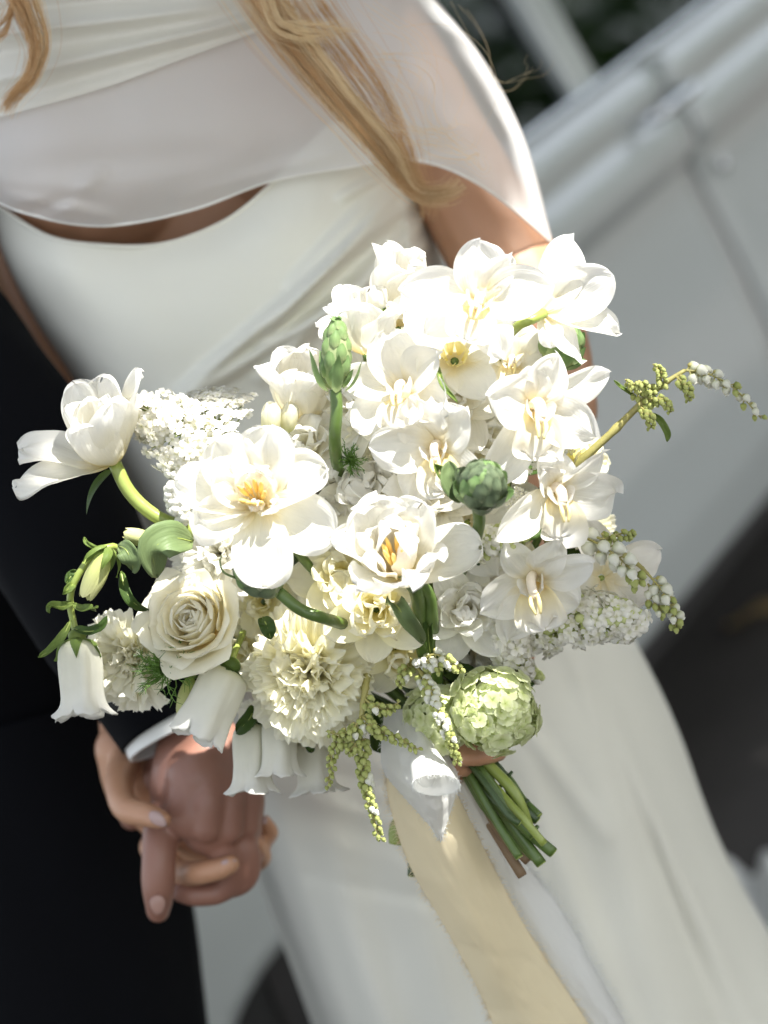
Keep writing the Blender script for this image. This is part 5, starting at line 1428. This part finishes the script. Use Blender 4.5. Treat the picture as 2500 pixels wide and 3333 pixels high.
# filler white blooms behind the front ones
for i, (x, y, s, lab) in enumerate(((1500, 1400, 150, 'white bloom glimpsed between the two middle orchids'), (1620, 1300, 140, 'white bloom behind the right shoulder orchid'), (1300, 1180, 140, 'white bloom behind the yellow-cupped narcissus'), (900, 1500, 120, 'cream bloom behind the open left tulip'), (1650, 1880, 140, 'white bloom behind the lower right orchid'), (1640, 1620, 120, 'white bloom behind the artichoke-like bud'), (800, 1650, 130, 'white bloom under the open left tulip'), (1850, 1950, 120, 'white bloom behind the far right lilac'))):
    narcissus(lab, x, y, 1.71, (rgl.uniform(-.2, .2), .2, .95), s, 40 + i, mat='carnation_white' if i % 2 else 'narcissus', inner=7, outer=6, cat='flower')
for i, (x, y, dd, s_, mt, inn, ax, lab) in enumerate((
    (1190, 1330, 1.645, 190, 'carnation_white', 10, (-.3, .45, .85), 'blown-out white ruffled bloom just right of the tall green bud'),
    (1470, 1325, 1.640, 165, 'tulip', 8, (.1, .4, .9), 'sunlit white bloom wedged between the upper four orchids'),
    (1570, 1440, 1.655, 170, 'carnation_white', 9, (.2, .3, .9), 'ruffled white bloom left of the right shoulder orchid'),
    (1010, 1460, 1.655, 165, 'carnation_white', 10, (-.35, .4, .85), 'white ruffled bloom behind the open left tulip, towards the tall bud'),
    (1180, 1600, 1.650, 180, 'carnation_white', 12, (-.1, .3, .95), 'white ruffled bloom between the open left tulip and the centre tulip'),
    (1400, 1640, 1.655, 150, 'tulip', 7, (.2, .5, .85), 'white bloom rising behind the cup-shaped centre tulip'),
    (1160, 1060, 1.668, 130, 'tulip', 5, (-.2, .8, .5), 'small white bloom at the top left behind the broad pointed petal'),
    (1400, 1000, 1.665, 170, 'tulip', 6, (-.1, .7, .7), 'white bloom at the top behind the foremost orchid'),
    (1880, 1500, 1.69, 120, 'narcissus', 7, (.4, .3, .85), 'creamy bloom at the right edge beside the woody pieris stem'),
    (1600, 1960, 1.675, 150, 'tulip', 7, (.2, -.1, .95), 'white bloom between the gardenia and the lower right orchid'),
    (860, 1960, 1.70, 130, 'carnation', 9, (-.1, .1, 1), 'cream bloom in the gap between the rose and the dark green bud'),
    (790, 2110, 1.705, 110, 'carnation', 7, (-.1, -.2, 1), 'small cream bloom tucked under the right side of the rose'))):
    narcissus(lab, x, y, dd, ax, s_, 70 + i, mat=mt, inner=inn, outer=7, cat='flower')
# --- lilac, viburnum, lace flowers
lilac('white lilac spray on the left below the lace flower, in full sun', [(760, 1600, 1.68, 90), (660, 1470, 1.66, 120), (540, 1380, 1.66, 90), (470, 1330, 1.66, 50)], 170, 80, 24, 15, 1, budmat='wbud')
lilac('drooping white bud spray under the sunlit lilac on the left', [(640, 1450, 1.665, 50), (590, 1540, 1.65, 50), (575, 1620, 1.65, 34), (600, 1680, 1.65, 24)], 6, 70, 17, 15, 2, budmat='wbud')
lilac('white lilac cluster at the lower right tipped with green buds', [(1700, 2060, 1.69, 70), (1820, 2030, 1.67, 85), (1950, 2010, 1.66, 75), (2060, 2030, 1.66, 42)], 140, 150, 24, 17, 3)
lilac('white lilac hanging between the gardenia and the green-tipped one', [(1640, 1900, 1.68, 56), (1640, 2000, 1.67, 62), (1650, 2090, 1.67, 58), (1690, 2170, 1.68, 34)], 120, 30, 25, 14, 4)
lilac('small green-budded lilac right of the round bud stem', [(1560, 1790, 1.65, 40), (1610, 1760, 1.635, 52), (1680, 1750, 1.635, 36)], 10, 80, 17, 14, 5)
lilac('tight green lilac buds low at the right of the snowball flower', [(1650, 2130, 1.70, 40), (1700, 2170, 1.70, 36), (1740, 2200, 1.70, 28)], 4, 44, 15, 13, 6)
lilac('few pale buds at the right edge above the woody stem', [(1800, 1480, 1.68, 34), (1850, 1440, 1.67, 40), (1880, 1410, 1.67, 26)], 12, 26, 18, 14, 7, budmat='lbud')
snowball('pale green snowball flower at the lower right, the rounder of two', 1610, 2312, 1.66, 122, 200, 29, 1)
snowball('smaller green snowball flower to the left behind the white-belled sprig', 1425, 2345, 1.68, 100, 150, 27, 2)
umbel('white lace flower umbel on the left rising above the lilac', 690, 1420, 1.69, (-.15, .86, .48), 150, 32, 1, size=14)
umbel('greenish lace flower behind the artichoke-like bud', 1670, 1530, 1.675, (.2, .75, .6), 105, 30, 2, size=8)
umbel('tiny lace flower tuft between the bud and the right orchid', 1690, 1650, 1.64, (.15, .3, .94), 46, 8, 3, size=7)
fern_tuft('green feathery tuft between the rose and the left carnation', 545, 2180, 1.665, (-.45, .25, .85), 120, 90, 1)
fern_tuft('green feathery tuft at the foot of the tall bud stem', 1140, 1500, 1.63, (.1, .2, .97), 60, 50, 2)
# --- pieris sprigs
pieris('pieris sprig arching out at the far right with white bells', [(1780, 1640, 1.69), (1895, 1500, 1.665), (2000, 1400, 1.66), (2090, 1310, 1.66), (2160, 1250, 1.66), (2230, 1205, 1.66)], [
    ([(2230, 1205, 1.66), (2300, 1215, 1.66), (2390, 1265, 1.66), (2478, 1362, 1.665)], .9, 19, .72),
    ([(2090, 1310, 1.66), (2060, 1260, 1.655), (2035, 1235, 1.65)], 0, 13, .55), ([(2150, 1258, 1.66), (2150, 1210, 1.655), (2125, 1185, 1.65)], 0, 13, .5),
    ([(2100, 1300, 1.66), (2160, 1300, 1.65), (2180, 1335, 1.65)], 0, 13, .5), ([(2200, 1225, 1.66), (2235, 1260, 1.65), (2240, 1300, 1.655)], 0, 13, .5),
    ([(2080, 1320, 1.66), (2110, 1350, 1.65), (2115, 1390, 1.655)], 0, 13, .5), ([(2130, 1275, 1.66), (2085, 1245, 1.65), (2050, 1255, 1.645)], 0, 12, .5)], 1, sr=.0021)
pieris('pieris sprig with plump white bells over the far right orchid', [(1780, 1760, 1.67), (1880, 1730, 1.64), (1960, 1755, 1.63)], [
    ([(1880, 1735, 1.64), (1980, 1790, 1.62), (2050, 1850, 1.62), (2075, 1900, 1.625)], .95, 24, .7), ([(1960, 1755, 1.63), (2030, 1735, 1.64), (2060, 1740, 1.64)], .1, 13, .5), ([(1780, 1760, 1.66), (1840, 1740, 1.65), (1870, 1760, 1.65)], .4, 13, .5)], 2)
pieris('short pieris sprig drooping at the right end of the bouquet', [(2020, 1800, 1.68), (2080, 1840, 1.67), (2120, 1880, 1.665)], [([(2120, 1880, 1.665), (2160, 1930, 1.66), (2190, 1990, 1.66), (2200, 2040, 1.665)], .8, 19, .5), ([(2110, 1900, 1.665), (2130, 1960, 1.66), (2160, 2000, 1.66)], .7, 17, .5)], 3)
pieris('long green pieris sprig hanging at the bottom centre', [(1195, 2200, 1.665), (1185, 2270, 1.655), (1172, 2380, 1.65), (1176, 2440, 1.65)], [
    ([(1176, 2400, 1.65), (1178, 2500, 1.648), (1200, 2600, 1.648), (1235, 2730, 1.65)], .12, 15, .40), ([(1178, 2330, 1.65), (1150, 2370, 1.64), (1110, 2390, 1.64), (1060, 2380, 1.64)], .05, 14, .5),
    ([(1172, 2360, 1.65), (1120, 2400, 1.645), (1085, 2440, 1.645), (1068, 2560, 1.65)], .08, 14, .42), ([(1178, 2330, 1.65), (1220, 2370, 1.64), (1290, 2400, 1.64), (1362, 2440, 1.645)], .05, 14, .48),
    ([(1182, 2270, 1.655), (1220, 2300, 1.645), (1260, 2305, 1.645), (1300, 2285, 1.645)], .05, 14, .5), ([(1172, 2400, 1.65), (1150, 2430, 1.64), (1130, 2450, 1.64)], .2, 13, .5)], 4, sr=.0016)
pieris('pieris sprig with small white bells hanging over the snowball flowers', [(1330, 2150, 1.67), (1365, 2180, 1.655), (1400, 2250, 1.64)], [
    ([(1365, 2180, 1.655), (1410, 2270, 1.635), (1450, 2370, 1.63), (1490, 2480, 1.64)], .5, 15, .38), ([(1360, 2160, 1.655), (1410, 2130, 1.645), (1460, 2150, 1.64), (1500, 2180, 1.64)], .7, 15, .5),
    ([(1330, 2160, 1.66), (1310, 2190, 1.65), (1295, 2230, 1.65)], .05, 14, .45), ([(1370, 2160, 1.655), (1400, 2150, 1.64), (1430, 2180, 1.635)], .3, 15, .5)], 5)
# --- stems below the binding hand
SB = [
    ([(1490, 2440, 1.70), (1560, 2560, 1.695), (1700, 2690, 1.69), (1800, 2775, 1.69)], .0037, 'stem'),
    ([(1500, 2440, 1.705), (1590, 2540, 1.70), (1650, 2660, 1.695), (1762, 2812, 1.69)], .0037, 'stem'),
    ([(1510, 2430, 1.71), (1620, 2500, 1.705), (1680, 2610, 1.70), (1748, 2670, 1.70)], .0030, 'stemdark'),
    ([(1520, 2430, 1.70), (1600, 2500, 1.695), (1680, 2590, 1.69), (1730, 2720, 1.695)], .0036, 'stemlight'),
    ([(1490, 2450, 1.71), (1570, 2600, 1.71), (1640, 2720, 1.71), (1720, 2800, 1.71)], .0036, 'woody'),
    ([(1480, 2460, 1.72), (1560, 2620, 1.72), (1620, 2720, 1.715), (1700, 2850, 1.71)], .0034, 'woody'),
    ([(1480, 2450, 1.71), (1540, 2560, 1.705), (1600, 2650, 1.70), (1740, 2790, 1.70)], .0033, 'stem'),
    ([(1500, 2430, 1.70), (1570, 2520, 1.69), (1660, 2640, 1.685), (1735, 2720, 1.685)], .0036, 'stem'),
    ([(1490, 2440, 1.72), (1580, 2540, 1.72), (1640, 2680, 1.72), (1665, 2770, 1.72)], .0040, 'stemdark'),
    ([(1500, 2430, 1.715), (1640, 2520, 1.71), (1700, 2600, 1.705), (1755, 2655, 1.70)], .0026, 'stem'),
    ([(1500, 2440, 1.70), (1610, 2560, 1.69), (1690, 2650, 1.68), (1770, 2745, 1.68)], .0026, 'stemlight'),
    ([(1490, 2450, 1.70), (1550, 2560, 1.69), (1620, 2680, 1.685), (1690, 2790, 1.68)], .0028, 'stem'),
    ([(1500, 2450, 1.69), (1580, 2550, 1.68), (1650, 2650, 1.675), (1690, 2680, 1.675)], .0020, 'stemdark'),
    ([(1480, 2440, 1.73), (1400, 2560, 1.745), (1300, 2680, 1.75), (1290, 2745, 1.75)], .0050, 'stemlight'),
    ([(1480, 2440, 1.74), (1400, 2600, 1.75), (1350, 2750, 1.755), (1340, 2850, 1.755)], .0028, 'stemdark'),
]
sroot = empty('stem_bundle', Matrix.Translation(BIND)); bpy.context.view_layer.update()
tag(sroot, 'bundle of cut green and woody stems fanning out below her hand', 'flower stems', 'flowers of the bridal bouquet')
for i, (pp, r, mt) in enumerate(SB):
    s = stemto(sroot, [P(*q) for q in pp], r, mt, ns=12, n=24)
    e, e0 = local(sroot, P(*pp[-1])), local(sroot, P(*pp[-2]))
    V, F = [], []; tg = (e - e0).normalized()
    tube_geo([e - tg * .0002, e + tg * .0006], r * .93, 12, V, F, [])
    obj('cut_end', mesh('cut_end', V, F, MT['woody' if mt == 'woody' else 'stemlight']), s)
    if i in (0, 1, 2, 6):
        for k in range(2):
            t = .45 + .3 * k; q = catmull([P(*z) for z in pp], 20); c = local(sroot, q[int(t * 20)])
            V, F = [], []; tube_geo([c, c + (RT * .5 + UP * .6 - FW * .2).normalized() * .007], [r * .5, r * .35], 8, V, F, [])
            obj('side_nub', mesh('side_nub', V, F, MT[mt]), s)
# --- ribbons
def frayed(sroot_, edge, mat, n, L, seed):
    rg = random.Random(seed); V, F = [], []
    for k in range(n):
        t = rg.random(); i = min(len(edge) - 2, int(t * (len(edge) - 1)))
        c = edge[i].lerp(edge[i + 1], rg.random()); out = edge_out(edge, i)
        l = L * rg.uniform(.3, 1.2); j = Vector((rg.gauss(0, 1), rg.gauss(0, 1), rg.gauss(0, 1))) * .5
        d1 = (out + j).normalized()
        tube_geo([c - out * .001, c + d1 * l * .5, c + (d1 + j * .5 + Vector((0, 0, -.3))).normalized() * l], [.00012, .0001, .00008], 3, V, F, [], False)
    o = obj('frayed_edge', mesh('frayed_edge', V, F, mat)); o['kind'] = 'stuff'; setparent(o, sroot_)
def edge_out(edge, i): return OUT
def ribbon(name, label, rows, mat, nu, nv, disp, sides=(1, 1), fr=260, L=.0045):
    global OUT
    root = empty(name, Matrix.Translation(P(*rows[0][0]))); bpy.context.view_layer.update()
    tag(root, label, 'ribbon', 'silk ribbons of the bouquet')
    me, V = sheet_mesh('silk', rows, mat, nu, nv, disp)
    o = obj('silk', me); setparent(o, root)
    for s, on in zip((0, 1), sides):
        if not on: continue
        e = [V[j * (nu + 1) + (nu if s else 0)] for j in range(nv + 1)]
        OUT = ((V[nu // 2 + (nv // 2) * (nu + 1)] - e[nv // 2]) * -1).normalized()
        frayed(root, e, MT['shirt'] if mat is not MT['silkcream'] else mat, fr, L, 3 + s)
    return root
def jag(seed):
    def f(u, v, x, y):
        return .004 * math.sin(u * 5 + v * 6) + .003 * noise.noise(Vector((u * 3, v * 9, seed))) + .0012 * noise.noise(Vector((u * 14, v * 22, seed)))
    return f
ribbon('ribbon', 'wide cream-yellow silk ribbon trailing from the bouquet down the skirt', [
    [(1265, 2470, 1.70), (1320, 2480, 1.69), (1380, 2490, 1.69), (1440, 2500, 1.70)],
    [(1262, 2590, 1.695), (1340, 2600, 1.68), (1420, 2600, 1.68), (1505, 2620, 1.695)],
    [(1330, 2810, 1.70), (1420, 2800, 1.685), (1510, 2780, 1.685), (1590, 2790, 1.705)],
    [(1450, 3020, 1.72), (1540, 3010, 1.70), (1620, 2990, 1.705), (1700, 3000, 1.725)],
    [(1555, 3220, 1.745), (1650, 3210, 1.725), (1730, 3190, 1.73), (1815, 3180, 1.75)],
    [(1640, 3420, 1.77), (1750, 3420, 1.75), (1850, 3400, 1.755), (1950, 3400, 1.78)],
    [(1800, 3800, 1.83), (1900, 3800, 1.81), (2000, 3800, 1.815), (2110, 3800, 1.84)]], MT['silkcream'], 30, 110, jag(1), (1, 1), 700, .005)
ribbon('ribbon', 'sheer white silk ribbon with frayed edge behind the cream one', [
    [(1440, 2470, 1.72), (1480, 2480, 1.715), (1510, 2490, 1.72)],
    [(1480, 2600, 1.725), (1530, 2590, 1.715), (1600, 2600, 1.72)],
    [(1560, 2800, 1.74), (1630, 2790, 1.725), (1702, 2790, 1.73)],
    [(1660, 2980, 1.755), (1720, 2940, 1.745), (1805, 2930, 1.755)],
    [(1780, 3180, 1.775), (1850, 3150, 1.765), (1925, 3130, 1.775)],
    [(1930, 3420, 1.81), (2000, 3400, 1.80), (2070, 3390, 1.81)],
    [(2100, 3800, 1.87), (2200, 3800, 1.86), (2280, 3800, 1.87)]], MT['silkwhite'], 20, 110, jag(4), (0, 1), 1100, .007)
ribbon('ribbon', 'white silk bow loop folded over itself with a pointed tail', [
    [(1250, 2320, 1.70), (1290, 2310, 1.685), (1340, 2310, 1.68), (1400, 2330, 1.695)],
    [(1240, 2440, 1.685), (1300, 2440, 1.66), (1380, 2430, 1.655), (1450, 2440, 1.68)],
    [(1255, 2520, 1.68), (1320, 2550, 1.655), (1410, 2560, 1.65), (1490, 2520, 1.675)],
    [(1320, 2600, 1.675), (1370, 2630, 1.66), (1430, 2640, 1.655), (1482, 2590, 1.67)],
    [(1400, 2690, 1.675), (1420, 2710, 1.668), (1435, 2715, 1.665), (1452, 2690, 1.67)],
    [(1428, 2738, 1.675), (1431, 2742, 1.674), (1434, 2742, 1.674), (1437, 2738, 1.675)]], MT['silkwhite'], 24, 50, jag(7), (1, 1), 160, .003)
# the open end of the loop, a soft cone with frayed rim
lr = [o for o in COL.objects if o.name.startswith('ribbon')][-1]
V = []; F = []; uv = []; n, m = 28, 14
for j in range(m + 1):
    t = j / m
    cx, cy, cd = lerp(1360, 1420, t), lerp(2400, 2555, t), lerp(1.668, 1.632, t)
    for i in range(n):
        a = 2 * PI * i / n; rx, ry = lerp(26, 78, t ** .8), lerp(10, 17, t)
        V.append(P(cx + rx * math.cos(a), cy + ry * math.sin(a) + (18 * math.sin(a) * t), cd + .010 * t * math.sin(a))); uv.append((i / n, t))
for j in range(m):
    for i in range(n):
        q, q2 = j * n + i, j * n + (i + 1) % n; F.append((q, q2, q2 + n, q + n))
o = obj('loop', mesh('loop', V, F, MT['silkwhite'], uv)); setparent(o, lr)
OUT = CD(.1, -1, .2); frayed(lr, V[-n:] + [V[-n]], MT['shirt'], 130, .003, 9)
